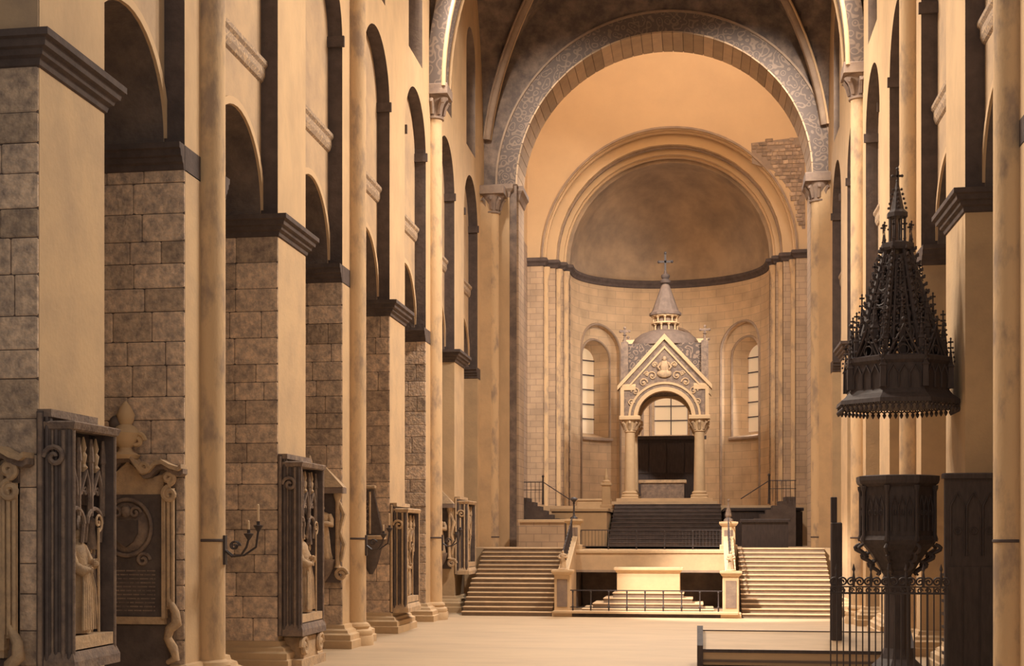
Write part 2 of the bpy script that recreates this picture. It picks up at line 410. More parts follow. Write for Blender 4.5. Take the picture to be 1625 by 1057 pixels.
def transverse(y, w=.5):
    hx = HW - .02
    pts = [(hx * cos(pi * i / 48), ZV - .1 + HV * sin(pi * i / 48)) for i in range(49)]
    def band(t0, t1, ya, yb, name, mat):
        rings = []
        for i, (x, z) in enumerate(pts):
            a = pi * i / 48; nx, nz = cos(a) / hx, sin(a) / HV; l = sqrt(nx * nx + nz * nz); nx /= l; nz /= l
            rings.append([(x + nx * t, yy, z + nz * t) for t, yy in ((t0, ya), (t1, ya), (t1, yb), (t0, yb))])
        MB().loft(rings).build(name, mat, ceil, smooth=40)
    band(-.42, .1, y - w, y + w, 'transverse_arch', 'scroll')
    for q in (-w, w):
        for t in (-.44,):
            rr = []
            for i, (x, z) in enumerate(pts):
                a = pi * i / 48; nx, nz = cos(a) / hx, sin(a) / HV; l = sqrt(nx * nx + nz * nz)
                rr.append((x + nx / l * t, y + q, z + nz / l * t))
            MB().tube(rr, .07, 8).build('arch_roll', 'rib_light', ceil, smooth=50)
def mainc(k): return PY(k) + PL / 2
make_bay(mainc(1), mainc(3)); make_bay(mainc(3), mainc(5)); make_bay(mainc(5), 56.0)
for k in (1, 3, 5): transverse(mainc(k))

# ---- crossing arch
CX, CZ, CR = .35, 16.4, 5.62
wc = thing('wall_crossing', 'wall over the great crossing arch with painted scrolls and stone voussoirs', 'wall', kind='structure')
fnx = lambda s, z, d: (s, 56.0 + d, z)
hole = (CX, 2 * (CR + .02), 0, CZ, 1.0)
m = MB(); strips(m, fnx, -6.7, 7.0, 0, 26.5, [hole]); m.build('lunette', 'vault', wc)
m = MB(); m.arch(CX, CZ, CR + .06, CR + .78, 55.95, 56.05, n=48); m.build('painted_archivolt', 'scroll', wc, smooth=40)
m = MB(); m.arch(CX, CZ, CR + .78, CR + .86, 55.9, 56.05, n=48); m.build('hood_roll', 'rib', wc, smooth=40)
nv = 44
for i in range(nv):
    a0, a1 = pi * i / nv + .0022, pi * (i + 1) / nv - .0022
    MB().arch(CX, CZ, CR, CR + .30, 55.97 - .015 * (i % 2), 58.2, a0, a1, n=2).build('voussoir', 'voussoir', wc)
m = MB().arch(CX, CZ, CR + .03, CR + .35, 56.1, 58.15, n=40); m.build('arch_ring_core', 'impost_far', wc)
for sg in (-1, 1):
    xe = CX + sg * CR
    for (xi, ya, yb, nm) in ((xe, 56.45, 58.2, 'inner_jamb'), (xe + sg * .30, 55.93, 56.5, 'outer_jamb')):
        MB().box(*sorted((xi, sg * 6.9 + (.1 if sg > 0 else 0))), ya, yb, 0, CZ).build(nm, 'choirjamb' if nm == 'inner_jamb' else 'plaster', wc)
    # jamb capital
    pth = [(xe + sg * 1.4, 55.97), (xe + sg * .34, 55.97), (xe + sg * .34, 56.42), (xe, 56.42), (xe, 58.25)]
    pr = [(0, CZ - .55), (.04, CZ - .5), (.1, CZ - .3), (.2, CZ - .18), (.2, CZ), (0, CZ + .02)]
    m = MB().sweep(pth, [(-sg * -o if sg < 0 else -o, z) for o, z in pr] if False else [((1 if sg > 0 else -1) * o, z) for o, z in pr]); m.build('jamb_capital', 'impost_far', wc)

# ---- crossing side walls and lantern
for sg, side, X in ((-1, 'left', -6.75), (1, 'right', 7.0)):
    fn2 = lambda s, z, d, X=X, g=sg: (X + g * d, s, z)
    w = thing('wall_crossing_' + side, 'masonry side wall of the crossing on the %s' % side, 'wall', kind='structure')
    wn = (67.2, 1.5, 18.3, 20.2, 1.0)
    m = MB(); strips(m, fn2, 58.0, 72.2, 0, 17.2, []); m.build('lower_masonry', 'choirwall', w)
    m = MB(); strips(m, fn2, 56.3, 72.2, 17.2, 38, [wn]); reveal(m, fn2, wn, 0, .8); m.build('upper_plaster', 'east', w)
    MB().box(*sorted((X + sg * .8, X + sg * .85)), 66.4, 68.0, 18.2, 21.2).build('window_back', 'soffit', w)
m = MB().box(-6.9, 7.1, 56.3, 72.4, 38, 38.3); m.box(-6.9, 7.1, 56.2, 56.5, 22.6, 38)
tag(m.build('ceiling_lantern', 'east'), 'pale lantern above the crossing', 'ceiling', kind='structure')

# ---- east wall with stepped apse arch
we = thing('wall_east', 'bright plastered east wall with stepped round apse arch', 'wall', kind='structure')
SPZ = 16.6
orders = [(72.0, 6.18, 'east'), (72.7, 5.62, 'east'), (73.4, 5.30, 'east'), (74.1, 5.05, 'conch')]
for i, (y, r, mt) in enumerate(orders):
    fe = lambda s, z, d, y=y: (s, y + d, z)
    hh = (AX, 2 * r, 2.2, SPZ, 1.0)
    prev = orders[i - 1][1] + .3 if i else 0
    m = MB()
    strips(m, fe, AX - prev if i else -6.9, AX + prev if i else 7.15, SPZ, 38 if i == 0 else SPZ + prev, [(AX, 2 * r, SPZ, SPZ, 1.0)]); reveal(m, fe, (AX, 2 * r, SPZ, SPZ, 1.0), 0, .72, sill=False)
    m.build('apse_arch_order', mt, we)
    m = MB(); strips(m, fe, AX - prev if i else -6.9, AX + prev if i else 7.15, 0, SPZ, [(AX, 2 * r, 0, SPZ + 9, 0)])
    for sg in (-1, 1): m.box(AX + sg * r, AX + sg * (r + .02), y, y + .72, 0, SPZ)
    m.build('apse_jamb', 'choirjamb', we)
    if i < 3:
        m = MB().arch(AX, SPZ, r - .1, r + .1, y + .3, y + .55, n=40); m.build('arch_roll', 'rib_light' if i != 1 else 'rib', we, smooth=40)
        for sg in (-1, 1):
            m = MB().lathe(AX + sg * (r - .05), y + .5, [(.22, 2.2), (.22, 2.7), (.15, 2.8), (.15, 15.6), (.22, 15.9), (.24, 16.2)], 12); m.build('jamb_shaft', 'shaft', we, smooth=40)
# outlined hood of the outer order
m = MB().arch(AX, SPZ, 6.2, 6.3, 71.92, 72.05, n=48); m.build('hood_mould', 'rib', we, smooth=40)
# bared rubble beside the right haunch of the arch
rng = random.Random(3)
STR = unit_block('rubble', .1)
z = 17.6
MB().prism([(4.35, 20.9), (4.3, 21.9), (6.85, 22.1), (6.9, 17.6), (6.75, 17.6), (6.35, 19.3), (5.4, 20.5)], 71.985, 72.01, 'y').build('mortar_bed', 'joint_pale', we)
while z < 21.95:
    hgt = rng.uniform(.15, .23); x = 4.35
    while x < 6.85:
        wd = rng.uniform(.16, .42)
        if sqrt((x + wd / 2 - AX) ** 2 + (z - SPZ) ** 2) > 6.45 and x + wd < 6.93 and (z < 21.5 or rng.random() < .6):
            inst_mesh(STR, 'stone', we, (x + wd / 2, 71.99, z + hgt / 2), (wd * .9, .05 + rng.random() * .03, hgt * .86), (0, rng.uniform(-.06, .06), 0))
        x += wd
    z += hgt
# ---- apse
YA, RA = 74.7, 5.05
wa = thing('wall_apse', 'curved apse wall with three round-headed window niches under a half dome', 'wall', kind='structure')
fa = lambda s, z, d: (AX + (RA + d) * sin(s / RA), YA + (RA + d) * cos(s / RA), z)
WA = R(50) * RA
niches = [(c, 3.0, 2.2, 12.5, 1.0) for c in (-WA, 0.0, WA)]
wins = [(c, 2.0, 7.9, 12.2, 1.0) for c in (-WA, 0.0, WA)]
ex = [i * .25 for i in range(-32, 33)]
m = MB(); strips(m, fa, -RA * pi / 2, RA * pi / 2, 2.2, SPZ, niches, extra=ex)
m.build('apse_wall', 'apse', wa)
m = MB()
for h in niches: reveal(m, fa, h, 0, .3, sill=False)
for c in (-WA, 0.0, WA):
    strips(m, fa, c - 1.5, c + 1.5, 2.2, 14.1, [w for w in wins if w[0] == c], d=.3, extra=ex)
m.build('niche_back', 'apse', wa)
m = MB()
for h in wins: reveal(m, fa, h, .3, 1.25, shrink=.55)
m.build('window_splay', 'apse', wa)
for c in (-WA, 0.0, WA):
    for rr in ((1.5, 1.66), (1.0, 1.1)):
        pts = [fa(c - (rr[0] + .05) * cos(pi * i / 24), (12.5 if rr[0] > 1.2 else 12.2) + (rr[0] + .05) * sin(pi * i / 24), -.02 if rr[0] > 1.2 else .28) for i in range(25)]
        pts = [fa(c - rr[0] - .05, 4.2 if rr[0] > 1.2 else 7.9, -.02 if rr[0] > 1.2 else .28)] + pts + [fa(c + rr[0] + .05, 4.2 if rr[0] > 1.2 else 7.9, -.02 if rr[0] > 1.2 else .28)]
        MB().tube(pts, .07, 6).build('niche_roll', 'rib', wa, smooth=50)
    pts = [fa(c - 1.15 + 2.3 * i / 8, 7.84, .18) for i in range(9)]
    MB().tube(pts, .1, 6).build('window_sill', 'rib', wa, smooth=50)
for n_, c in enumerate((-WA, 0.0, WA)):
    w = thing('window_%d' % (11 + n_), ['daylit leaded window in the left apse niche', 'daylit leaded window seen through the arch of the altar canopy', 'daylit leaded window in the right apse niche'][n_], 'window', kind='structure')
    hw = .73
    for r_ in range(6):
        z0 = 8.22 + r_ * .80
        for q in (0, 1):
            sa = c - hw + q * hw + .02; sb = sa + hw - .04
            if r_ < 5:
                P = [fa(sa, z0 + .02, 1.24), fa(sb, z0 + .02, 1.24), fa(sb, z0 + .78, 1.24), fa(sa, z0 + .78, 1.24)]
            else:
                P = [fa(sa, z0 + .02, 1.24), fa(sb, z0 + .02, 1.24)] + [fa(sb + (sa - sb) * i / 6, 12.2 + .95 * sqrt(max(0, 1 - ((sb + (sa - sb) * i / 6 - c) / .76) ** 2)), 1.24) for i in range(7)]
            Q = [(p[0] + .02 * sin(c / RA), p[1] + .02 * cos(c / RA), p[2]) for p in P]
            MB().loft([P, Q]).build('pane', 'pane', w)
    for r_ in range(1, 6):
        MB().tube([fa(c - hw, 8.22 + r_ * .8, 1.2), fa(c + hw, 8.22 + r_ * .8, 1.2)], .035, 5).build('glazing_bar', 'lead_came', w)
    MB().tube([fa(c, 8.2, 1.2), fa(c, 13.1, 1.2)], .03, 5).build('glazing_bar', 'lead_came', w)
# half dome
vs = []; fs = []; nu, nv_ = 48, 24
for i in range(nu + 1):
    for j in range(nv_ + 1):
        a = pi * i / nu; e = pi / 2 * j / nv_
        vs.append((AX + RA * cos(e) * -cos(a), YA + RA * cos(e) * sin(a), SPZ + RA * sin(e)))
for i in range(nu):
    for j in range(nv_):
        q = i * (nv_ + 1) + j; fs.append((q, q + 1, q + nv_ + 2, q + nv_ + 1))
MB().add(vs, fs).build('half_dome', 'conch', wa, smooth=60)
# string course running round the orders and the apse
o = orders
path = [(-6.85, 72.0)]
for i, (y, r, _) in enumerate(o):
    path.append((AX - r, y)); path.append((AX - r, o[i + 1][0] if i < 3 else YA))
for i in range(1, 32): path.append((AX - RA * cos(pi * i / 32), YA + RA * sin(pi * i / 32)))
for i, (y, r, _) in reversed(list(enumerate(o))):
    path.append((AX + r, o[i + 1][0] if i < 3 else YA)); path.append((AX + r, y))
path.append((7.1, 72.0))
m = MB().sweep(path, [(0, 16.18), (-.06, 16.2), (-.1, 16.32), (-.2, 16.42), (-.2, 16.56), (0, 16.62)])
tag(m.build('trim_1', 'impost'), 'dark moulded string course curving round the apse', 'trim', kind='structure')

# ================================================================== PIERS
PIER_LABEL = {
 (-1, 0): 'stone pier at the left edge with dark impost, behind the gothic bishop monument',
 (-1, 1): 'stone pier with tall half-column, left of the twin-candle bracket, rococo tablet on its face',
 (-1, 2): 'flat stone pier between the two nearest half-column piers, gothic tomb at its foot',
 (-1, 3): 'second half-column pier on the left, gabled monument on its brown face',
 (-1, 4): 'flat pale pier carrying the dark obelisk tablet on its face',
 (-1, 5): 'third half-column pier on the left, just before the dark stairs',
 (-1, 6): 'flat pier rising beside the dark left staircase',
 (-1, 7): 'last half-column pier on the left, beside the crossing arch',
 (1, 1): 'half-column pier at the right edge, dark on its near side',
 (1, 2): 'flat pier on the right carrying the black pulpit',
 (1, 3): 'half-column pier rising behind the spire of the pulpit canopy',
 (1, 4): 'flat pier on the right, mostly hidden behind the pulpit canopy',
 (1, 5): 'half-column pier with dark leafy capital, just left of the pulpit canopy',
 (1, 6): 'narrow flat pier beside the bright right staircase',
 (1, 7): 'last half-column pier on the right, beside the crossing arch',
}
def pier(sg, k):
    shafted = k % 2 == 1
    t = thing('nave_pier', PIER_LABEL[(sg, k)], 'pier', (sg * (HW + 1.0), PY(k), 0), 0, 'piers of the %s arcade' % ('left' if sg < 0 else 'right'))
    nx = -sg     # direction of the nave in local x
    fx = nx * 1.0; bx_ = -nx * 1.0
    x0, x1 = sorted((fx, bx_))
    stones = sg < 0 and k <= 5
    m = MB().box(x0, x1, .03 if stones else 0, PL, 0, 8.66)
    m.build('pier_core', 'core', t)
    if stones:
        m = MB().box(x0 + .01, x1 - .01, .012, .05, .5, 8.66); m.build('mortar_bed', 'joint', t)
        z = .52; rg = random.Random(k * 11 + 5)
        while z < 8.6:
            h = min(rg.uniform(.36, .56), 8.66 - z)
            if 8.66 - z - h < .2: h = 8.66 - z
            x = x0; cuts = []
            off = rg.uniform(.3, .8)
            cuts = [x0]; c = x0 + off
            while c < x1 - .25: cuts.append(c); c += rg.uniform(.5, .85)
            cuts.append(x1)
            for a, b in zip(cuts[:-1], cuts[1:]):
                pr = rg.uniform(0, .012)
                inst_mesh(STONE, 'stone', t, ((a + b) / 2, .02 - pr / 2, z + h / 2), (b - a - .012, .05 + pr, h - .012))
            z += h
    # impost moulding round three sides
    prof = [(0, 8.64), (.03, 8.66), (.05, 8.74), (.10, 8.77), (.12, 8.84), (.17, 8.86), (.19, 8.95), (.24, 8.97), (.24, 9.06), (0, 9.06)]
    rect = [(x0, 0), (x1, 0), (x1, PL), (x0, PL)]
    if not shafted:
        m = MB().sweep(rect, [(-q, z) for q, z in prof], closed=True)
    else:
        m = MB().sweep([(x0, 0), (x1, 0)], [(-q, z) for q, z in prof]); m.sweep([(x1, PL), (x0, PL)], [(-q, z) for q, z in prof])
        m.box(x0, x1, .02, PL - .02, 8.64, 9.06)
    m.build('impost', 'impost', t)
    prof = [(.30, 0), (.30, .18), (.26, .2), (.26, .32), (.18, .36), (.16, .42), (.08, .46), (.06, .54), (0, .56)]
    m = MB().sweep(rect, [(-q, z) for q, z in prof] + [(0, 0)], closed=True)
    m.build('plinth', 'core', t)
    if shafted:
        cy = PL / 2; cxs = fx + nx * .06; r = .27
        if k == 7: cxs = fx + nx * .42
        top = 15.75 if k < 7 else 15.1
        m = MB().lathe(cxs, cy, [(r, .5), (r, top)], 24); sh = m.build('half_column', 'shaft', t, smooth=50)
        if k == 7: MB().box(*sorted((fx - nx * .1, cxs)), cy - .3, cy + .3, 0, top + .9).build('shaft_backing', 'core', t)
        m = MB().lathe(cxs, cy, [(.45, 0), (.45, .2), (.42, .24), (.44, .3), (.42, .36), (.33, .4), (.36, .46), (.34, .52), (r, .56)], 24); m.build('column_base', 'core', t, smooth=40)
        m = MB().lathe(cxs, cy, [(r + .004, 2.56), (r + .015, 2.57), (r + .015, 2.6), (r + .004, 2.61)], 24); m.build('shaft_ring', 'impost', sh, smooth=40)
        # capital: bell of leaves under an abacus
        m = MB().lathe(cxs, cy, [(r, top), (.33, top + .02), (.33, top + .08), (.28, top + .1), (.30, top + .3), (.36, top + .5), (.46, top + .68), (.46, top + .74)], 20)
        cap = m.build('capital', 'impost_far', t, smooth=45)
        m = MB()
        for i in range(8):
            a = 2 * pi * i / 8
            m.tube([(cxs + .30 * cos(a), cy + .30 * sin(a), top + .15), (cxs + .36 * cos(a), cy + .36 * sin(a), top + .4), (cxs + .48 * cos(a), cy + .48 * sin(a), top + .58), (cxs + .5 * cos(a), cy + .5 * sin(a), top + .48)], [.07, .08, .07, .04], 5)
        m.build('leaf_carving', 'impost_far', cap, smooth=50)
        MB().cbox(cxs - .52, cxs + .52, cy - .52, cy + .52, top + .72, top + 1.05, .03).build('abacus', 'impost_far', cap)
    return t
for k in range(0, 8): pier(-1, k)
for k in range(1, 8): pier(1, k)

# ================================================================== CHOIR STEPS
def flight(name, x0, x1, label, mat, nosing, group):
    t = thing(name, label, 'staircase', ((x0 + x1) / 2, 47.0, 0), 0, group)
    w = (x1 - x0) / 2; n1, n2 = 8, 7; rs = 2.2 / 15; td = .31; y = 0; z = 0
    for i in range(n1 + n2):
        z1 = (i + 1) * rs
        dep = td if i != n1 - 1 else .95
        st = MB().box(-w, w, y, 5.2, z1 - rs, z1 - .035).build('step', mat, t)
        MB().cbox(-w - .01, w + .01, y - .035, y + dep + .05, z1 - .035, z1, .012).build('tread', nosing, st)  # pale treads over darkened risers: top light put into the colours
        y += dep
    return t
flight('choir_staircase', -6.0, -3.02, 'broad flight on the left of the altar, risers coloured dark for shade under pale treads', 'step_shaded', 'step', 'choir staircases')
flight('choir_staircase', 3.12, 6.1, 'broad flight on the right of the altar, risers coloured dark for shade under pale treads', 'step_shaded', 'step', 'choir staircases')

# choir front wall over the crypt recess, with coping
t = thing('choir_parapet', 'pale stone slab wall above the dark recess behind the block altar', 'wall', (0, 52.2, 0))
MB().box(-2.9, 2.9, -.06, .3, 1.35, 2.02).build('wall_slab', 'step', t)
MB().cbox(-2.95, 2.95, -.1, .4, 2.02, 2.14, .03).build('coping', 'white', t)
MB().box(-2.9, 2.9, -.10, -.05, 1.32, 1.40).build('lower_moulding', 'rib', t)
t = thing('stair_parapet', 'sloping stone parapet between the dark left steps and the altar', 'parapet', (-2.78, 47.4, 0), 0, 'stair parapets')
MB().prism([(0, 0), (4.8, 0), (4.8, 2.5), (0, .95)], -.14, .14, 'x').build('parapet_wall', 'step', t)
MB().prism([(-.05, .95), (4.85, 2.5), (4.85, 2.62), (-.05, 1.07)], -.18, .18, 'x').build('coping', 'white', t)
t2 = copy_tree(t); t2.location = (2.78, 47.4, 0); t2['label'] = 'sloping stone parapet between the altar and the pale right steps'

def newel(loc, h, label, w=.26):
    t = thing('newel_pillar', label, 'pillar', loc, 0, 'newel pillars of the choir stairs')
    MB().cbox(-w - .07, w + .07, -w - .07, w + .07, 0, .18, .02).build('base', 'white', t)
    sh = MB().cbox(-w, w, -w, w, .18, h - .14, .02).build('shaft', 'white', t)
    MB().box(-w * .65, w * .65, -w - .012, -w + .01, .32, h - .3).build('sunk_panel', 'impost_far', sh)
    MB().sweep([(-w, -w), (w, -w), (w, w), (-w, w)], [(0, h - .16), (-.04, h - .14), (-.09, h - .06), (-.09, h), (0, h)], closed=True).build('cap_moulding', 'white', t)
    MB().box(-w - .02, w + .02, -w - .02, w + .02, h - .05, h + .01).build('cap', 'white', t)
    return t
newel((-2.66, 47.15, 0), 1.52, 'front newel pillar with panel at the foot of the dark left steps')
newel((2.76, 47.15, 0), 1.50, 'front newel pillar with panel at the foot of the pale right steps')
newel((-2.75, 52.5, 2.14), 1.1, 'rear newel pillar carrying the iron torch left of the upper railing', .24)
newel((2.8, 52.5, 2.14), 1.0, 'rear newel pillar carrying the pointed finial right of the upper railing', .24)

# robed carved figure, facing local -y, height 1
def robed(m, h, folds=9, lean=0.0, armed=True):
    prof = [(0, .17, .125), (.03, .175, .13), (.12, .16, .12), (.3, .145, .11), (.45, .135, .1), (.56, .12, .092), (.64, .135, .1), (.72, .155, .095), (.78, .15, .085), (.815, .09, .065), (.83, .045, .045), (.85, .042, .042)]
    n = 30; rings = []
    for z, rx, ry in prof:
        k = max(0, .14 * (1 - z / .62))
        rings.append([((rx * (1 + k * sin(folds * 2 * pi * i / n + z * 5)) * cos(2 * pi * i / n) + lean * z) * h, ry * (1 + k * sin(folds * 2 * pi * i / n + z * 5)) * sin(2 * pi * i / n) * h, z * h) for i in range(n)])
    m.loft(rings)
    hx = lean * .9 * h
    m.sphere((hx, -.005 * h, .895 * h), .05 * h, .056 * h, .066 * h, 14, 10)
    m.sphere((hx, -.06 * h, .89 * h), .009 * h, .014 * h, .016 * h, 6, 5)
    m.sphere((hx, -.052 * h, .858 * h), .02 * h, .012 * h, .008 * h, 6, 4)
    for q in (-1, 1): m.sphere((hx + q * .05 * h, 0, .89 * h), .009 * h, .014 * h, .02 * h, 6, 5)
    if armed:
        for q in (-1, 1):
            e = (q * .185 * h, -.06 * h, .60 * h); hd = (q * .075 * h, -.155 * h, .60 * h + q * .03 * h)
            m.tube([(q * .135 * h, 0, .775 * h), (q * .175 * h, -.02 * h, .69 * h), e, ((e[0] + hd[0]) / 2, -.12 * h, hd[2] - .01 * h), hd], [.045 * h, .05 * h, .055 * h, .05 * h, .026 * h], 8)
            m.sphere(hd, .022 * h, .02 * h, .026 * h, 7, 5)
            for fgr in range(4):
                m.tube([(hd[0] - q * .01 * h, hd[1] - .01 * h, hd[2] + (.018 - fgr * .012) * h), (hd[0] - q * .035 * h, hd[1] - .022 * h, hd[2] + (.016 - fgr * .012) * h), (hd[0] - q * .05 * h, hd[1] - .004 * h, hd[2] + (.014 - fgr * .012) * h)], .0065 * h, 5)
            m.tube([(hd[0], hd[1], hd[2] + .02 * h), (hd[0] - q * .02 * h, hd[1] - .02 * h, hd[2] + .035 * h)], .007 * h, 5)
    return m
for loc, lb in (((-2.66, 47.15, 1.53), 'small carved statuette on the left front newel pillar'), ((2.76, 47.15, 1.51), 'small carved statuette on the right front newel pillar')):
    t = thing('statuette', lb, 'statue', loc, 0, 'statuettes on the front newels')
    robed(MB(), .66, 7).build('figure', 'carved', t, smooth=60)
    MB().lathe(0, 0, [(.16, 0), (.16, .03), (.13, .05)], 14).build('foot_disc', 'carved', t, smooth=40)
t = thing('iron_torch', 'slender dark torch finial on the left rear newel', 'lamp', (-2.75, 52.5, 3.245))
MB().lathe(0, 0, [(.15, 0), (.13, .06), (.06, .1), (.035, .16), (.03, .55), (.05, .58), (.03, .6)], 12).build('stem', 'iron', t, smooth=40)
MB().lathe(0, 0, [(.03, .6), (.09, .68), (.15, .72), (.12, .76), (.05, .8)], 12).build('bowl', 'iron', t, smooth=40)
t = thing('pointed_finial', 'small pointed finial on the right rear newel', 'finial', (2.8, 52.5, 3.145))
MB().lathe(0, 0, [(.18, 0), (.16, .08), (.08, .14), (.12, .22), (.1, .34), (.05, .5), (.02, .72)], 8).build('spike', 'carved_mid', t, smooth=30)
MB().sphere((0, 0, .76), .05).build('ball', 'carved_mid', t, smooth=60)

# railings
def railing(name, label, loc, x0, x1, h, nposts, nbal, mat='iron', curb=None):
    t = thing(name, label, 'railing', loc)
    z0 = 0
    if curb:
        MB().box(x0 - .0, x1 + .0, -.08, .2, 0, curb - .07).build('curb_base', 'impost', t)
        MB().cbox(x0 - .05, x1 + .05, -.22, .25, curb - .08, curb, .015).build('stone_curb', 'step', t); z0 = curb
    MB().box(x0, x1, -.02, .02, z0 + h - .035, z0 + h).build('top_rail', mat, t)
    MB().box(x0, x1, -.012, .012, z0 + .1, z0 + .125).build('bottom_rail', mat, t)
    ps = MB().lathe(0, 0, [(.026, 0), (.026, .12), (.04, .14), (.02, .17), (.02, h - .1), (.035, h - .06), (.02, h - .03)], 8).build('post', mat, t, smooth=40, loc=(x0, 0, z0))
    for i in range(1, nposts): inst(ps, 'post', t, (x0 + (x1 - x0) * i / (nposts - 1), 0, z0))
    if nbal:
        b = MB().box(-.007, .007, -.007, .007, .1, h - .03).build('baluster', mat, t, loc=(x0 + .05, 0, z0))
        for i in range(1, nbal): inst(b, 'baluster', t, (x0 + .05 + (x1 - x0 - .1) * i / (nbal - 1), 0, z0))
    return t
railing('iron_railing', 'low iron railing on a stone curb in front of the block altar', (0, 46.95, 0), -2.9, 2.95, .68, 11, 0, curb=.2)
railing('iron_railing', 'fine iron railing along the coping above the dark recess', (0, 52.45, 2.14), -2.5, 2.55, .72, 6, 42)
for sx, lb in ((-1, 'left'), (1, 'right')):
    t = thing('iron_handrail', 'ornate iron handrail climbing the %s stair parapet' % lb, 'handrail', (sx * 2.78, 47.5, 1.06), 0, 'handrails of the choir stairs')
    MB().tube([(0, 0, .75), (0, 4.6, 2.236)], .025, 6).build('rail', 'iron', t)
    b = MB()
    p0 = MB().lathe(0, 0, [(.018, 0), (.018, .74)], 6).build('baluster', 'iron', t, loc=(0, .1, .08))
    for i in range(1, 14): inst(p0, 'baluster', t, (0, .1 + i * .34, .08 + i * .34 * .323))
    sc = MB().tube([(0, .17 + (.02 + .013 * j) * cos(j * .6), .4 + (.02 + .013 * j) * sin(j * .6)) for j in range(12)], .012, 5).build('scroll', 'iron', t)
    for i in range(1, 13): inst(sc, 'scroll', t, (0, i * .34, i * .34 * .323))

# block altar on steps before the recess
t = thing('block_altar', 'plain white block altar on stone steps behind the low railing', 'altar', (.03, 50.0, 0))
MB().cbox(-1.08, 1.08, 0, .8, .68, 1.38, .015).build('altar_block', 'white', t)
MB().sweep([(-1.08, 0), (1.08, 0), (1.08, .8), (-1.08, .8)], [(0, 1.36), (-.03, 1.38), (-.05, 1.43), (-.1, 1.46), (-.1, 1.54), (0, 1.54)], closed=True).build('mensa_moulding', 'white', t)
MB().box(-1.1, 1.1, -.02, .82, 1.47, 1.54).build('mensa', 'white', t)
for i, (hx, y0_, z1) in enumerate(((1.2, -.25, .68), (1.5, -.55, .51), (1.85, -.85, .34), (2.2, -1.15, .17))):
    s_ = MB().box(-hx, hx, y0_, 1.2, z1 - .17, z1 - .03).build('altar_step', 'step_shaded', t)  # riser shade painted in, as on the main flights
    MB().cbox(-hx - .02, hx + .02, y0_ - .03, 1.2, z1 - .03, z1, .01).build('tread', 'step', s_)

# upper choir: parapets, side stairs, dais, central steps
for sx, lb in ((-1, 'left'), (1, 'right')):
    t = thing('landing_wall', ('pale low stone wall with coping at the head of the dark left steps' if sx < 0 else 'low wall coloured dark for shade at the head of the pale right steps'), 'wall', (sx * 4.2, 55.0, 2.2), 0, 'low landing walls')
    MB().box(-.85, .85, 0, .35, 0, .98).build('wall_slab', 'choirjamb' if sx < 0 else 'wood', t)  # right wall takes a dark material in place of shade
    MB().cbox(-.92, .92, -.07, .42, .95, 1.06, .02).build('coping', 'white' if sx < 0 else 'wood', t)
    t = thing('side_stair', 'dark side stair stepping down beside the %s landing wall' % ('pale' if sx < 0 else 'shade-toned'), 'staircase', (sx * 4.6, 58.4, 2.2), 0, 'side stairs of the choir')
    for i in range(7):
        a, b = sorted((-sx * -.95, -sx * (-.95) ))
        xo = sx * .95; xi = sx * (.95 - .42 - i * .24)
        MB().box(*sorted((xo, xi)), 0, 1.48, 1.98 - i * .17 - .17 - (0 if i < 6 else .96), 1.98 - i * .17).build('step', 'step_dark', t)
    t = thing('stair_rail', 'thin iron rail with post above the %s side stair' % ('left' if sx < 0 else 'right'), 'handrail', (sx * 4.6, 58.3, 4.2), 0, 'rails of the side stairs')
    MB().lathe(sx * -.1 + (0), 0, [(.05, -.3), (.035, 0), (.03, .8), (.06, .84), (.03, .9)], 8).build('post', 'iron', t, smooth=40)
    MB().tube([(sx * .95, 0, .62), (sx * -.1, 0, .62), (sx * -1.2, 0, -.1)], .02, 6).build('rail', 'iron', t)
    MB().tube([(sx * .95, 0, .3), (sx * -.1, 0, .3)], .014, 6).build('mid_rail', 'iron', t)
    bl = MB().box(-.01, .01, -.01, .01, -.2, .62).build('baluster', 'iron', t, loc=(sx * .9, 0, 0))
    for i in range(1, 6): inst(bl, 'baluster', t, (sx * (.9 - i * .17), 0, 0))
t = thing('choir_dais', 'bright stone dais with coping left of the central steps', 'platform', (-3.12, 60.0, 2.2))
MB().box(-1.2, 1.1, 0, 6.0, 0, 1.42).build('dais_wall', 'white', t)
MB().cbox(-1.25, 1.16, -.08, 6.0, 1.45, 1.58, .02).build('coping', 'white', t)
MB().box(-1.2, 1.1, -.01, 5.9, 1.40, 1.46).build('shadow_strip', 'impost', t)  # dark strip painted as the shadow line under the coping
t = thing('choir_dais', 'dais coloured dark for shade right of the central steps', 'platform', (4.02, 60.0, 2.2))
MB().box(-1.2, 1.9, 0, 6.0, 0, 1.42).build('dais_wall', 'wood', t)  # dark material stands in for the shade on this side
MB().cbox(-1.25, 1.95, -.08, 6.0, 1.45, 1.58, .02).build('coping', 'wood', t)
t = thing('central_steps', 'wide dark steps leading up to the altar canopy', 'staircase', (.4, 58.8, 2.2))
for i in range(11):
    s_ = MB().box(-2.3, 2.3, i * .48, 7.2, i * .165, i * .165 + .135).build('step', 'step_dark', t)
    MB().cbox(-2.32, 2.32, i * .48 - .03, i * .48 + .55, i * .165 + .135, i * .165 + .165, .01).build('tread', 'step_dark', s_)
t = thing('white_pedestal', 'slim white pedestal with pointed finial beside the canopy', 'pedestal', (-2.1, 61.0, 3.78))
MB().cbox(-.24, .24, -.24, .24, 0, .16, .02).build('base', 'white', t)
MB().cbox(-.18, .18, -.18, .18, .16, .98, .02).build('shaft', 'white', t)
MB().cbox(-.24, .24, -.24, .24, .98, 1.08, .02).build('cap', 'white', t)
MB().lathe(0, 0, [(.15, 1.08), (.17, 1.14), (.08, 1.22), (.1, 1.32), (.05, 1.44), (.03, 1.7)], 12).build('finial', 'white', t, smooth=40)
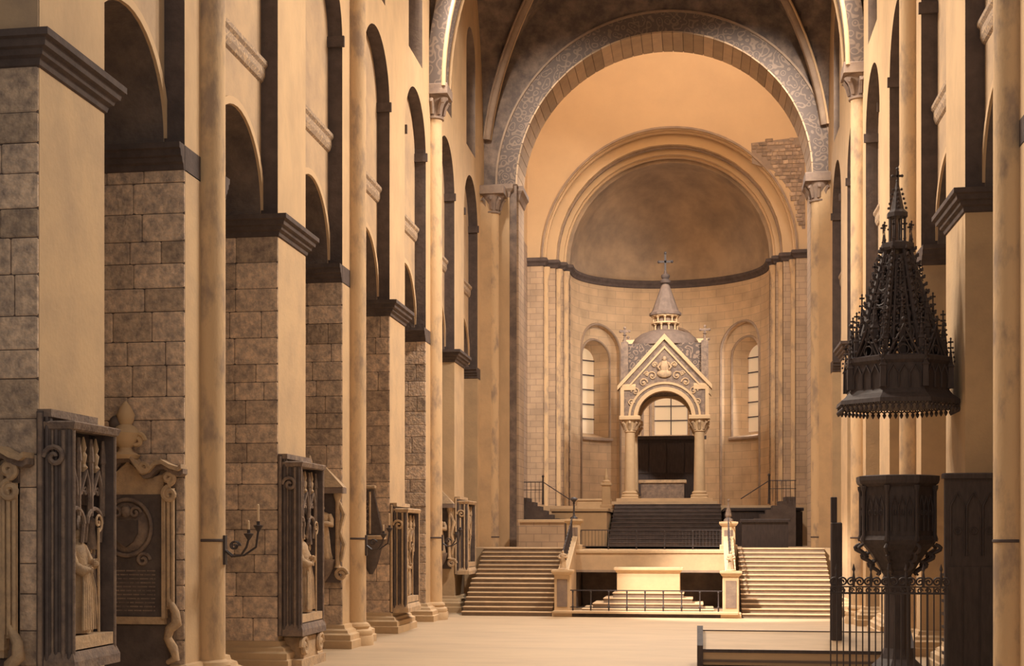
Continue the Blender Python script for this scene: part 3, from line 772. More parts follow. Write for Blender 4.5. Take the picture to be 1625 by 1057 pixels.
t = thing('stone_chest', 'pale low stone block against the apse wall left of the canopy', 'block', (-2.9, 64.4, 3.78))
MB().cbox(-.75, .75, 0, .6, 0, .42, .03).build('block', 'white', t); MB().cbox(-.8, .8, -.05, .65, .42, .5, .02).build('lid', 'white', t)

# ================================================================== CIBORIUM
t = thing('altar_canopy', 'stone altar canopy with gabled arches, columns and conical spire', 'canopy', (.23, 66.0, 4.02))
H2 = 1.56
for i, (hs, z) in enumerate(((2.35, .16), (2.15, .30))):
    MB().box(-hs, hs, -hs + 1.56, hs + 1.56, 0 if i == 0 else .16, z).build('platform_step', 'step', t)
for cx_, cy_ in ((-H2, 0), (H2, 0), (-H2, 2 * H2), (H2, 2 * H2)):
    c = MB().lathe(cx_, cy_, [(.26, .6), (.25, 1.2), (.215, 3.3)], 20).build('column', 'white', t, smooth=40)
    MB().cbox(cx_ - .4, cx_ + .4, cy_ - .4, cy_ + .4, .1, .36, .03).build('plinth', 'white', c)
    MB().lathe(cx_, cy_, [(.38, .36), (.4, .42), (.36, .48), (.3, .5), (.34, .56), (.3, .61), (.26, .64)], 20).build('base', 'white', c, smooth=40)
    cp = MB().lathe(cx_, cy_, [(.215, 3.3), (.27, 3.34), (.24, 3.4), (.28, 3.6), (.4, 3.85), (.42, 3.9)], 16).build('capital', 'white', c, smooth=40)
    lf = MB()
    for i in range(8):
        a = 2 * pi * i / 8
        lf.tube([(cx_ + .25 * cos(a), cy_ + .25 * sin(a), 3.42), (cx_ + .32 * cos(a), cy_ + .32 * sin(a), 3.62), (cx_ + .45 * cos(a), cy_ + .45 * sin(a), 3.78), (cx_ + .47 * cos(a), cy_ + .47 * sin(a), 3.7)], [.06, .07, .06, .03], 5)
    lf.build('leaf_carving', 'carved', c, smooth=50)
    MB().cbox(cx_ - .48, cx_ + .48, cy_ - .48, cy_ + .48, 3.88, 4.05, .03).build('abacus', 'white', c)
# four gabled arch walls
def gable_poly(n=24, r=1.27, zs=3.98):
    out = [(-1.98, 4.05), (-1.98, 5.38), (0, 7.55), (1.98, 5.38), (1.98, 4.05), (r, 4.05)]
    out += [(r * cos(pi * i / n), max(4.05, zs + r * .98 * sin(pi * i / n))) for i in range(1, n)] + [(-r, 4.05)]
    return out
def place(m, q):
    def f(x, y, z):
        if q == 0: return (x, y, z)
        if q == 1: return (x, 2 * H2 - y, z)
        if q == 2: return (-H2 + (y), H2 + x * .87, z)
        return (H2 - y, H2 + x * .87, z)
    return m.xf(f)
for q in range(4):
    # ring of quads: gable split so that every face stays simple
    m = MB(); n = 28; r = 1.27; zs = 3.98
    xs = sorted({-1.98, 1.98, -r, r, 0.0} | {-r * cos(pi * i / n) for i in range(n + 1)})
    def top(x): return 7.55 - abs(x) * (7.55 - 5.38) / 1.98
    def bot(x): return zs + sqrt(max(0, r * r - x * x)) * .98 if abs(x) < r else 4.05
    for a, b in zip(xs[:-1], xs[1:]):
        mid = (a + b) / 2
        za, zb = (max(4.05, bot(a)), max(4.05, bot(b))) if abs(mid) < r else (4.05, 4.05)
        m.loft([[(a, -.22, za), (b, -.22, zb), (b, -.22, top(b)), (a, -.22, top(a))], [(a, .22, za), (b, .22, zb), (b, .22, top(b)), (a, .22, top(a))]])
    g = place(m, q).build('gable_wall', 'carved_mid', t)
    place(MB().arch(0, zs, r - .06, r + .12, -.30, .3, n=28, ez=.98), q).build('arch_moulding', 'white', g, smooth=40)
    place(MB().arch(0, zs, r + .26, r + .36, -.28, -.1, n=28, ez=.98), q).build('arch_moulding', 'white', g, smooth=40)
    for sg in (-1, 1):
        m = MB().prism([(sg * 2.12, 5.22), (sg * 2.12, 5.42), (0, 7.75), (0, 7.5)], -.36, .26, 'y'); place(m, q).build('raking_cornice', 'white', g)
        m = MB().prism([(sg * 1.72, 5.22), (sg * 1.72, 5.32), (0, 7.22), (0, 7.1)], -.29, .0, 'y'); place(m, q).build('raking_moulding', 'white', g)
        m = MB().box(*sorted((sg * 1.82, sg * 1.98)), -.3, .0, 4.05, 5.36); place(m, q).build('corner_strip', 'white', g)
    # tympanum relief: seated figure between foliage scrolls
    if q < 1:
        m = MB()
        m.sphere((0, -.25, 6.25), .2, .12, .34, 12, 8); m.sphere((0, -.27, 6.62), .1, .1, .12, 10, 8); m.sphere((0, -.26, 5.95), .34, .12, .2, 12, 8)
        for s in (-1, 1): m.tube([(s * .15, -.28, 6.45), (s * .3, -.3, 6.25), (s * .2, -.36, 6.1)], [.06, .06, .04], 6)
        m.build('tympanum_figure', 'carved', g, smooth=60)
        for s in (-1, 1):
            for (px, pz, r0, dirn) in ((.55, 5.85, .22, 1), (.95, 5.55, .2, -1), (1.3, 5.15, .2, 1), (1.5, 4.65, .16, -1), (.45, 6.35, .13, -1), (.8, 5.95, .12, 1)):
                m = MB().tube([(s * (px + dirn * (r0 * (1 - j / 18)) * cos(j * .55)), -.25, pz + (r0 * (1 - j / 18)) * sin(j * .55)) for j in range(15)], .035, 5)
                m.sphere((s * px, -.25, pz), .06, .06, .06, 7, 5); m.build('foliage_scroll', 'carved', g, smooth=60)
MB().box(-1.72, 1.72, .15, 2 * H2 - .15, 5.2, 7.38).build('roof_block', 'scale', t)
for x in (-1.8, 1.8):
    for y in (-.02, 2 * H2 + .02):
        c = MB().box(x - .16, x + .16, y - .16, y + .16, 5.4, 7.42).build('corner_turret', 'carved_mid', t)
        MB().lathe(x, y, [(.15, 7.42), (.06, 7.5), (.05, 7.72), (.1, 7.76), (.05, 7.8), (.04, 8.1)], 8).build('finial_stem', 'carved_mid', c, smooth=40)
        mm = MB().box(x - .2, x + .2, y - .04, y + .04, 7.88, 7.98)
        for dx in (-.2, 0, .2): mm.sphere((x + dx, y, 7.93 + (.15 if dx == 0 else 0)), .07, n=7, m=5)
        mm.build('finial_cross', 'carved_mid', c, smooth=50)
cy = H2
MB().lathe(0, cy, [(1.62, 7.36), (1.58, 7.5), (1.42, 7.75), (1.1, 7.98), (.7, 8.12)], 24).build('dome', 'lead', t, smooth=40)
ln = MB().lathe(0, cy, [(.66, 8.0), (.66, 8.12), (.5, 8.14), (.42, 8.2), (.42, 8.75)], 16).build('lantern_core', 'impost_far', t, smooth=30)
for tier, (zt, hh) in enumerate(((8.12, .32), (8.46, .32))):
    for i in range(10):
        a = 2 * pi * i / 10 + tier * .3
        x, y = .55 * cos(a), cy + .55 * sin(a)
        MB().lathe(x, y, [(.06, zt), (.035, zt + .05), (.035, zt + hh * .7), (.08, zt + hh * .85), (.08, zt + hh)], 7).build('colonnette', 'white', ln, smooth=40)
    MB().lathe(0, cy, [(.44, zt + hh - .02), (.66, zt + hh), (.66, zt + hh + .07), (.44, zt + hh + .08)], 18).build('lantern_ring', 'white', ln, smooth=30)
MB().lathe(0, cy, [(.5, 8.8), (.74, 8.84), (.74, 8.95), (.62, 9.05), (.2, 10.22), (.14, 10.3)], 12).build('spire', 'lead', t, smooth=25)
kn = MB().lathe(0, cy, [(.12, 10.28), (.24, 10.36), (.26, 10.46), (.14, 10.55), (.2, 10.62), (.2, 10.72), (.08, 10.8), (.05, 10.95)], 14).build('spire_knob', 'impost', t, smooth=40)
m = MB().box(-.045, .045, cy - .04, cy + .04, 10.9, 11.75).box(-.3, .3, cy - .04, cy + .04, 11.3, 11.4)
for p in ((-.3, 11.35), (.3, 11.35), (0, 11.75)): m.sphere((p[0], cy, p[1]), .075, n=7, m=5)
m.build('spire_cross', 'iron', t, smooth=40)
# altar under the canopy and an added dark screen standing in for the shade behind
t = thing('canopy_altar', 'pale altar block under the gabled canopy', 'altar', (.1, 67.4, 4.3))
MB().cbox(-1.0, 1.0, 0, .9, 0, .78, .02).build('altar_block', 'carved_mid', t)
MB().cbox(-1.1, 1.1, -.08, .98, .78, .92, .02).build('mensa', 'carved', t)
t = thing('shade_screen', 'added dark screen standing in for the shade behind the altar under the canopy', 'screen', (.23, 71.0, 3.78))
MB().box(-1.8, 1.8, 0, .15, 0, 3.55).build('screen_frame', 'wood', t)
for i in range(4):
    for j in range(2):
        MB().box(-1.7 + i * .86, -.9 + i * .86, -.05, .02, .25 + j * 1.65, 1.75 + j * 1.65).build('panel', 'wood', t)
MB().cbox(-1.9, 1.9, -.12, .25, 3.55, 3.72, .02).build('cornice', 'wood', t)

# ================================================================== MONUMENTS
def spiral(x, y, z, r0, r1, turns=1.6, n=22, ph=0, sg=1):
    return [(x + sg * (r0 + (r1 - r0) * j / n) * cos(ph + turns * 2 * pi * j / n), y, z + (r0 + (r1 - r0) * j / n) * sin(ph + turns * 2 * pi * j / n)) for j in range(n + 1)]

def gothic_monument(label, loc, rz, w, h, fig_h, group, stone='carved_mid', fig='carved'):
    """framed upright slab with a mitred figure under gothic canopies; local front -y, wall at y=0"""
    t = thing('bishop_monument', label, 'monument', loc, rz, group)
    hw = w / 2; D = .46
    MB().box(-hw, hw, -.12, 0, 0, h).build('back_slab', 'marble_dark', t)
    for sg in (-1, 1):
        j = MB()
        for a, b, y0_, y1_, hh_ in ((hw - .02, hw + .06, -.09, 0, h + .22), (hw - .04, hw + .02, -.17, -.08, h + .17), (hw - .06, hw - .01, -.30, -.16, h + .02), (hw - .07, hw + .01, -.46, -.30, h)):
            j.box(*sorted((sg * a, sg * b)), y0_, y1_, 0, hh_)
        jb = j.build('side_jamb', 'marble_dark', t)
        for y_, xo, r_, hh_, mt_ in ((-.045, .06, .034, h + .2, stone), (-.125, .02, .03, h + .15, 'marble_dark'), (-.185, -.01, .022, h, stone), (-.235, -.01, .03, h, 'marble_dark'), (-.34, .01, .03, h - .02, stone), (-.42, .01, .03, h - .02, 'marble_dark'), (-.455, -.03, .03, h - .02, stone)):
            MB().tube([(sg * (hw + xo), y_, .02), (sg * (hw + xo), y_, hh_)], r_, 8).build('moulding', mt_, jb, smooth=50)
        MB().tube([(x, y, z) for x, y, z in [(sg * (hw + .03), -.2 + .0, 0)] * 0 + [(sg * (hw + .05), -.24 + .15 * (1 - k / 20) * cos(k * .5), h - .36 + .15 * (1 - k / 20) * sin(k * .5)) for k in range(19)]], .036, 6).build('volute', stone, jb, smooth=50)
    MB().sweep([(-hw, 0), (-hw, -D), (hw, -D), (hw, 0)], [(0, h - .02), (-.03, h), (-.06, h + .08), (-.02, h + .1), (0, h + .1)]).build('cornice_moulding', stone, t)
    MB().box(-hw, hw, -D + .02, -.16, h, h + .09).build('cornice', stone, t)
    MB().box(-hw - .04, hw + .04, -.19, 0, h + .15, h + .25).build('top_ledge', stone, t)
    MB().box(-hw, hw, -.1, 0, h, h + .2).build('head_slab', 'marble_dark', t)
    # canopy of small pointed arches with pinnacles
    cp = MB().box(-hw + .07, hw - .07, -.16, -.1, h - .95, h - .05).build('canopy_ground', 'marble_dark', t)
    nx = 3; cw = (w - .2) / nx
    for i in range(nx):
        x0_ = -hw + .1 + i * cw; xc = x0_ + cw / 2
        a = MB().tube([(x0_ + .02, -.30, h - 1.05), (x0_ + .03, -.31, h - .85), (x0_ + cw * .25, -.33, h - .68), (xc, -.34, h - .5), (x0_ + cw * .75, -.33, h - .68), (x0_ + cw - .03, -.31, h - .85), (x0_ + cw - .02, -.30, h - 1.05)], .028, 6)
        a.tube(spiral(xc - .06, -.3, h - .78, .07, .01, 1.2), .016, 5); a.tube(spiral(xc + .06, -.3, h - .78, .07, .01, 1.2, sg=-1), .016, 5)
        a.build('canopy_arch', stone, cp, smooth=50)
        MB().lathe(xc, -.3, [(.03, h - .52), (.06, h - .46), (.03, h - .42), (.05, h - .3), (.025, h - .26), (.045, h - .2), (.012, h - .06)], 7).build('pinnacle', fig, cp, smooth=40)
    for i in range(nx + 1):
        x_ = -hw + .1 + i * cw
        MB().lathe(x_, -.32, [(.035, h - 1.1), (.035, h - .4), (.05, h - .38), (.02, h - .08)], 6).build('canopy_shaft', stone, cp)
    for sg in (-1, 1):
        xc = sg * (hw - .1) / 2
        MB().tube([(xc - .24, -.30, h - 1.45), (xc - .24, -.32, h - 1.2)] + [(xc - .24 * cos(pi * i / 8), -.33, h - 1.2 + .2 * sin(pi * i / 8)) for i in range(9)] + [(xc + .24, -.32, h - 1.2), (xc + .24, -.30, h - 1.45)], .03, 6).build('niche_arch', stone, t, smooth=50)
        for q in range(7):
            MB().tube(spiral(sg * (hw - .16), -.2, .75 + q * (h - 2.2) / 6, .08, .015, 1.3, n=14, sg=(-1) ** q), .024, 5).build('side_foliage', fig, t, smooth=50)
    # small side saints
    for sg in (-1, 1):
        for q in range(3):
            z_ = .55 + q * (h - 2.0) / 2.2
            s_ = MB(); robed(s_, .52, 5, armed=False); s_.xf(lambda x, y, z, sg=sg, z_=z_: (x + sg * (hw - .2), y - .2, z + z_))
            s_.build('side_saint', stone, t, smooth=60)
    # figure
    f = MB(); robed(f, fig_h, 11); z_f = .44
    f.xf(lambda x, y, z: (x * .92, y - .2, z + z_f)); fg = f.build('figure', fig, t, smooth=60)
    m = MB()   # pallium and mantle folds
    for q in range(7):
        x_ = (-.12 + q * .04) * fig_h
        m.tube([(x_ * .6, -.2 - .10 * fig_h, z_f + .62 * fig_h), (x_, -.2 - .125 * fig_h, z_f + .4 * fig_h), (x_ * 1.2, -.2 - .13 * fig_h, z_f + .03 * fig_h)], [.01, .02, .026], 6)
    m.build('robe_folds', fig, fg, smooth=60)
    hz = z_f + fig_h * .935
    m = MB().loft([[(-.055 * fig_h, -.26, hz), (.055 * fig_h, -.26, hz), (.055 * fig_h, -.14, hz), (-.055 * fig_h, -.14, hz)], [(-.075 * fig_h, -.26, hz + .07 * fig_h), (.075 * fig_h, -.26, hz + .07 * fig_h), (.075 * fig_h, -.14, hz + .07 * fig_h), (-.075 * fig_h, -.14, hz + .07 * fig_h)], [(-.004, -.23, hz + .17 * fig_h), (.004, -.23, hz + .17 * fig_h), (.004, -.17, hz + .17 * fig_h), (-.004, -.17, hz + .17 * fig_h)]])
    m.build('mitre', stone, fg)
    m = MB().tube([(.13 * fig_h, -.2 - .16 * fig_h, z_f), (.12 * fig_h, -.2 - .16 * fig_h, z_f + .95 * fig_h)], .018, 7)
    m.tube([(p[0], p[1], p[2]) for p in spiral(.12 * fig_h, -.2 - .16 * fig_h, z_f + 1.0 * fig_h, .09 * fig_h, .01, 1.4, ph=-pi / 2)], .016, 6)
    m.build('crozier', fig, t, smooth=50)
    b = MB().box(-hw + .08, hw - .08, -.46, -.1, .26, .42).build('foot_console', fig, t)
    MB().sweep([(-hw, 0), (-hw, -D), (hw, -D), (hw, 0)], [(0, 0), (-.05, 0), (-.05, .12), (-.02, .2), (0, .24)]).build('base_moulding', stone, t)
    MB().box(-hw, hw, -D + .01, -.1, 0, .24).build('base', 'marble_dark', t)
    return t
NF = -HW
PM = 'bishop monuments on the nave faces of the piers'
gothic_monument('dark framed gothic monument with mitred bishop, largest, near the left edge', (NF, 17.88, .95), pi / 2, 1.36, 3.08, 1.46, PM)
gothic_monument('gothic bishop monument on the pier right of the twin candles', (NF, 28.72, .65), pi / 2, 1.75, 3.4, 1.75, PM, 'carved_mid', 'carved')
gothic_monument('pale carved bishop monument between the second and third half-columns', (NF, 39.35, .55), pi / 2, 1.75, 2.75, 1.35, PM, 'carved', 'carved')
gothic_monument('dark-edged bishop monument beside the dark left staircase', (NF, 49.9, 1.3), pi / 2, 1.7, 2.45, 1.1, PM, 'carved', 'carved')
# carved foot consoles under the second one
t = thing('tomb_console', 'pale carved scroll console on the floor under the second bishop monument', 'console', (NF, 28.72, 0), pi / 2)
MB().box(-.95, .95, -.5, 0, 0, .18).build('slab', 'carved', t)
for sg in (-1, 1):
    MB().tube(spiral(sg * .6, -.45, .42, .22, .03, 1.5, sg=sg), .06, 7).build('scroll', 'carved', t, smooth=50)
MB().cbox(-.6, .6, -.42, 0, .18, .64, .04).build('block', 'carved', t)

def rococo_monument(label, loc, s=1.0, finial=True):
    """curvy framed tablet with shield medallion; local front -y"""
    t = thing('rococo_monument', label, 'monument', loc, 0, 'rococo tablets on the near faces of the piers')
    MB().box(-.80, .80, -.06, 0, .05, 2.9).build('back_plate', 'carved_mid', t)
    MB().box(-.60, .60, -.11, -.04, .62, 2.62).build('tablet', 'marble_dark', t)
    MB().box(-.66, .66, -.16, -.02, .50, .62).build('tablet_shelf', 'carved', t)
    for sg in (-1, 1):
        p = MB()
        p.box(*sorted((sg * .62, sg * .68)), -.2, -.02, .6, 2.72).box(*sorted((sg * .68, sg * .80)), -.15, -.02, .75, 2.72)
        pl = p.build('frame_pilaster', 'carved', t)
        for xx, r_ in ((.66, .03), (.73, .035), (.80, .03)):
            MB().tube([(sg * xx, -.17, .8), (sg * xx, -.18, 2.6)], r_, 8).build('moulding', 'carved', pl, smooth=50)
        MB().tube(spiral(sg * .76, -.2, 2.62, .13, .02, 1.5, ph=pi / 2, sg=sg), .045, 7).build('scroll', 'carved', pl, smooth=50)
        MB().tube(spiral(sg * .74, -.2, 2.88, .10, .02, 1.3, ph=-pi / 2, sg=sg), .05, 7).build('scroll', 'carved', pl, smooth=50)
        MB().tube([(sg * .74, -.16, .9), (sg * .86, -.2, .7), (sg * .88, -.2, .52), (sg * .76, -.2, .42), (sg * .72, -.18, .28), (sg * .82, -.2, .12), (sg * .86, -.18, -.05), (sg * .7, -.14, -.12)], [.05, .07, .09, .08, .07, .08, .07, .04], 8).build('foot_scroll', 'carved', pl, smooth=50)
        # swept cornice
        def ribbon(off, th, dep): 
            pts = [(.0, 3.18), (.12, 3.16), (.22, 3.02), (.33, 2.9), (.44, 2.92), (.55, 3.04), (.66, 3.06), (.8, 2.98), (.94, 2.94), (1.0, 2.98)]
            rings = []
            for i, (x, z) in enumerate(pts):
                rings.append([(sg * x, -dep, z + off), (sg * x, -dep, z + off + th), (sg * x, -.02, z + off + th), (sg * x, -.02, z + off)])
            return MB().loft(rings)
        cn = ribbon(.05, .07, .34).build('swept_cornice', 'carved', t, smooth=35)
        ribbon(-.03, .08, .24).build('cornice_bed', 'carved_mid', cn, smooth=35)
        MB().tube(spiral(sg * .34, -.26, 3.06, .1, .02, 1.4, ph=pi, sg=sg), .04, 6).build('curl', 'carved', cn, smooth=50)
    # field between tablet and cornice
    MB().prism([(-.62, 2.62), (.62, 2.62), (.62, 2.95), (.33, 2.88), (.0, 3.16), (-.33, 2.88), (-.62, 2.95)], -.1, -.02, 'y').build('head_field', 'carved', t)
    md = MB().tube([(.42 * cos(2 * pi * i / 32), -.14, 2.08 + .46 * sin(2 * pi * i / 32)) for i in range(33)], .035, 7).build('medallion_ring', 'carved_mid', t, smooth=50)
    MB().sphere((0, -.1, 2.08), .38, .05, .42, 20, 10).build('medallion_field', 'carved_mid', md, smooth=60)
    s_ = MB().prism([(-.2, 2.2), (.2, 2.2), (.2, 1.98), (.12, 1.84), (0, 1.76), (-.12, 1.84), (-.2, 1.98)], -.2, -.12, 'y'); s_.build('shield', 'marble_dark', md)
    c_ = MB()
    for q in (-1, 1): c_.tube(spiral(q * .16, -.18, 2.32, .1, .02, 1.2, sg=q), .025, 6)
    c_.sphere((0, -.18, 2.34), .09, .05, .1, 9, 7); c_.build('crest', 'carved_mid', md, smooth=50)
    for q in (-1, 1):
        MB().tube(spiral(q * .28, -.13, 1.55, .12, .02, 1.4, sg=q), .03, 6).build('curl', 'carved_mid', t, smooth=50)
    tx = MB()
    rg = random.Random(5)
    for i in range(11):
        z_ = 1.36 - i * .065; a = -.5
        while a < .48:
            b = min(.5, a + rg.uniform(.06, .2)); tx.box(a, b - .02, -.116, -.105, z_, z_ + .022); a = b
    tx.build('inscription', 'carved_mid', t)
    MB().box(-.70, .70, -.1, -.02, -.3, .48).build('lower_tablet', 'marble_dark', t)
    if finial:
        u = MB().lathe(0, -.18, [(.2, 3.2), (.24, 3.26), (.12, 3.32), (.1, 3.38), (.2, 3.5), (.24, 3.62), (.16, 3.72), (.1, 3.76), (.13, 3.82), (.15, 3.92), (.08, 4.06), (.02, 4.14)], 14)
        u.build('urn_finial', 'white', t, smooth=50)
        for q in (-1, 1): MB().tube(spiral(q * .2, -.18, 3.5, .13, .03, 1.3, sg=q), .04, 6).build('finial_scroll', 'white', t, smooth=50)
        MB().sphere((-.16, -.2, 3.78), .12, .1, .13).build('cherub_head', 'marble_dark', t, smooth=60)
    return t
rococo_monument('rococo tablet with shield medallion and white urn, beside the framed bishop', (-7.52, 22.47, .72))
rococo_monument('rococo tablet cut off by the left edge of the picture', (-7.62, 17.17, .62), finial=False)

def gabled_monument(label, loc, scale=1.0):
    t = thing('gabled_monument', label, 'monument', loc, 0, 'small carved monuments on the piers'); s = scale
    MB().box(-.42, .42, -.08, 0, 0, 2.35).build('back_plate', 'marble_dark', t)
    for sg in (-1, 1):
        c = MB().lathe(sg * .38, -.2, [(.09, .35), (.06, .42), (.055, 1.9), (.1, 2.05), (.1, 2.1)], 10).build('colonnette', 'carved', t, smooth=40)
        MB().tube(spiral(sg * .46, -.2, .2, .16, .03, 1.4, sg=sg), .05, 6).build('side_scroll', 'carved', c, smooth=50)
        MB().tube([(sg * .46, -.2, .5), (sg * .54, -.22, .9), (sg * .44, -.22, 1.2), (sg * .54, -.22, 1.6), (sg * .42, -.2, 1.9)], [.04, .06, .04, .06, .03], 6).build('side_foliage', 'carved', c, smooth=50)
    MB().cbox(-.55, .55, -.36, 0, 2.1, 2.24, .02).build('entablature', 'impost_far', t)
    MB().loft([[(-.55, -.36, 2.24), (.55, -.36, 2.24), (.55, 0, 2.24), (-.55, 0, 2.24)], [(-.08, -.2, 2.72), (.08, -.2, 2.72), (.08, 0, 2.72), (-.08, 0, 2.72)]]).build('gable_roof', 'carved', t)
    MB().lathe(-.3, -.2, [(.08, 2.5), (.1, 2.6), (.05, 2.75), (.07, 2.85), (.02, 3.0)], 8).build('finial', 'carved', t, smooth=50)
    f = MB(); robed(f, 1.35, 7); f.xf(lambda x, y, z: (x, y - .24, z + .55)); f.build('figure', 'carved', t, smooth=60)
    MB().lathe(0, -.18, [(.06, 0), (.2, .2), (.3, .42), (.34, .55)], 12).build('corbel', 'carved_mid', t, smooth=40)
    return t
gabled_monument('small gabled monument with carved figure on the second half-column pier', (-7.02, 33.07, 1.55))
gabled_monument('small dark-backed carved monument on the flat pier beside the stairs', (-7.1, 48.97, 1.5))
t = thing('obelisk_monument', 'dark obelisk tablet with bracket on the fourth pier face', 'monument', (-7.1, 38.37, 1.6))
MB().prism([(-.36, 1.05), (.36, 1.05), (.09, 2.3), (-.09, 2.3)], -.12, 0, 'y').build('obelisk', 'marble_dark', t)
MB().tube([(0, -.14, 1.1), (0, -.14, 2.25)], .03, 6).build('centre_rib', 'carved', t)
for i in range(5): MB().tube(spiral(-.12 + .01 * i, -.14, 1.2 + i * .2, .07, .01, 1.2), .02, 5).build('leaf', 'carved_mid', t, smooth=50)
MB().cbox(-.44, .44, -.26, 0, .95, 1.06, .02).build('shelf', 'carved', t)
MB().lathe(0, 0, [(.05, 0), (.12, .12), (.2, .3), (.36, .9), (.4, .96)], 14, 1, .55).build('corbel', 'marble_dark', t, smooth=40)
MB().cbox(-.16, .16, -.18, 0, 2.34, 2.42, .02).build('cap', 'carved', t)

# candle brackets on the half-columns
def sconce(label, k):
    t = thing('candle_bracket', label, 'candle holder', (-HW + .33, mainc(k), 2.55), 0, 'candle brackets on the half-columns')
    MB().box(-.05, .03, -.06, .06, -.38, .12).build('wall_plate', 'iron', t)
    for i, (yo, xo, zc) in enumerate(((-.1, .46, .16), (.12, .56, .30))):
        a = MB().tube([(0, yo * .2, -.12), (.15, yo * .5, -.24), (.32, yo * .8, -.22), (xo - .04, yo, -.08), (xo, yo, zc - .1)], .02, 7)
        a.tube([(p[0], yo * .4, p[2]) for p in spiral(.18, 0, -.06, .09, .01, 1.4)], .014, 5)
        arm = a.build('arm', 'iron', t, smooth=50)
        MB().lathe(xo, yo, [(.02, zc - .12), (.08, zc - .03), (.09, zc - .01), (.03, zc), (.03, zc + .06)], 10).build('drip_pan', 'iron', arm, smooth=40)
        MB().lathe(xo, yo, [(.021, zc), (.02, zc + (.2 if i == 0 else .34)), (.006, zc + (.21 if i == 0 else .35))], 8).build('candle', 'candle', arm, smooth=40)
    return t
sconce('iron bracket with two candles on the nearest left half-column', 1)
sconce('iron candle bracket on the second left half-column', 3)
sconce('iron candle bracket on the third left half-column', 5)

# ================================================================== PULPIT
PX, PYY = 5.5, 28.75
def octo(r, z, n=8, ph=pi / 8): return [(r * cos(ph + 2 * pi * i / n), r * sin(ph + 2 * pi * i / n), z) for i in range(n)]
def bar(m, p, q, r=.015, n=5): m.tube([p, q], r, n)
t = thing('pulpit', 'dark carved octagonal pulpit on a slender stem at the right pier', 'pulpit', (PX, PYY, 0))
MB().loft([octo(.5, 0), octo(.5, .15), octo(.34, .3), octo(.26, .5), octo(.25, 1.7), octo(.3, 1.8), octo(.27, 1.9), octo(.34, 2.0)]).build('stem', 'wood', t)
MB().loft([octo(.30, 1.95), octo(.42, 2.15), octo(.58, 2.38), octo(.70, 2.5), octo(.74, 2.58), octo(.70, 2.66)]).build('corbel', 'wood', t)
bd = MB().loft([octo(.68, 2.62), octo(.68, 3.62)]).build('body', 'wood', t)
MB().loft([octo(.70, 3.6), octo(.78, 3.66), octo(.80, 3.72), octo(.80, 3.8), octo(.66, 3.82)]).build('hand_rail', 'wood', t)
br = MB()
for i in range(8):
    a = pi / 8 + 2 * pi * i / 8; c_, s_ = cos(a), sin(a)
    MB().lathe(.71 * c_, .71 * s_, [(.05, 2.55), (.06, 2.6), (.035, 2.68), (.035, 3.5), (.06, 3.56), (.06, 3.62)], 7).build('corner_shaft', 'wood', bd, smooth=40)
    for q in range(3):
        MB().tube([((.72 - .13 * q + .10 * sin(j * .7)) * c_, (.72 - .13 * q + .10 * sin(j * .7)) * s_, 2.5 - .16 * q - .035 * j) for j in range(9)], [.03, .035, .04, .04, .035, .03, .03, .025, .02], 6).build('corbel_foliage', 'wood', t, smooth=50)
    # tracery of the panel between this corner and the next
    b2 = a + pi / 4; p0 = (.69 * c_, .69 * s_); p1 = (.69 * cos(b2), .69 * sin(b2)); nrm = (cos(a + pi / 8) * .02, sin(a + pi / 8) * .02)
    P = lambda u, z: (p0[0] + (p1[0] - p0[0]) * u + nrm[0], p0[1] + (p1[1] - p0[1]) * u + nrm[1], z)
    m = MB()
    for q in range(3):
        u0, u1 = .12 + q * .255, .12 + (q + 1) * .255
        m.tube([P(u0, 2.75), P(u0, 3.2), P((u0 + u1) / 2, 3.42), P(u1, 3.2), P(u1, 2.75)], .014, 5)
        m.tube([P((u0 + u1) / 2 + .05 * cos(k * pi / 4), 3.1 + .05 * sin(k * pi / 4)) for k in range(9)], .010, 4)
    m.build('panel_tracery', 'wood', bd, smooth=50)
# stair enclosure on the near face of the pier
t = thing('pulpit_stair', 'dark panelled stair enclosure right of the pulpit body', 'staircase', (6.75, 27.2, 0))
MB().box(-.62, .60, 0, .12, 0, 3.72).build('side_panel', 'wood', t)
MB().box(.50, .62, 0, .5, 0, 3.72).build('end_panel', 'wood', t)
MB().cbox(-.66, .66, -.06, .18, 3.70, 3.80, .02).build('hand_rail', 'wood', t)
m_ = MB()
for i in range(4):
    x_ = -.52 + i * .28
    MB().tube([(x_, -.015, 2.3), (x_, -.015, 3.2), (x_ + .12, -.02, 3.45), (x_ + .24, -.015, 3.2), (x_ + .24, -.015, 2.3)], .016, 5).build('tracery_arch', 'wood', t, smooth=50)
    MB().tube([(x_ + .12 + .06 * cos(k * pi / 4), -.015, 2.75 + .06 * sin(k * pi / 4)) for k in range(9)], .013, 5).build('tracery_ring', 'wood', t, smooth=50)
for i in range(4): MB().box(-.58 + i * .29, -.33 + i * .29, -.02, .01, .3, 2.1).build('panel', 'wood', t)
for i in range(9): MB().box(-.6, .5, .12, .5, i * .24, i * .24 + .05).build('step', 'wood', t)

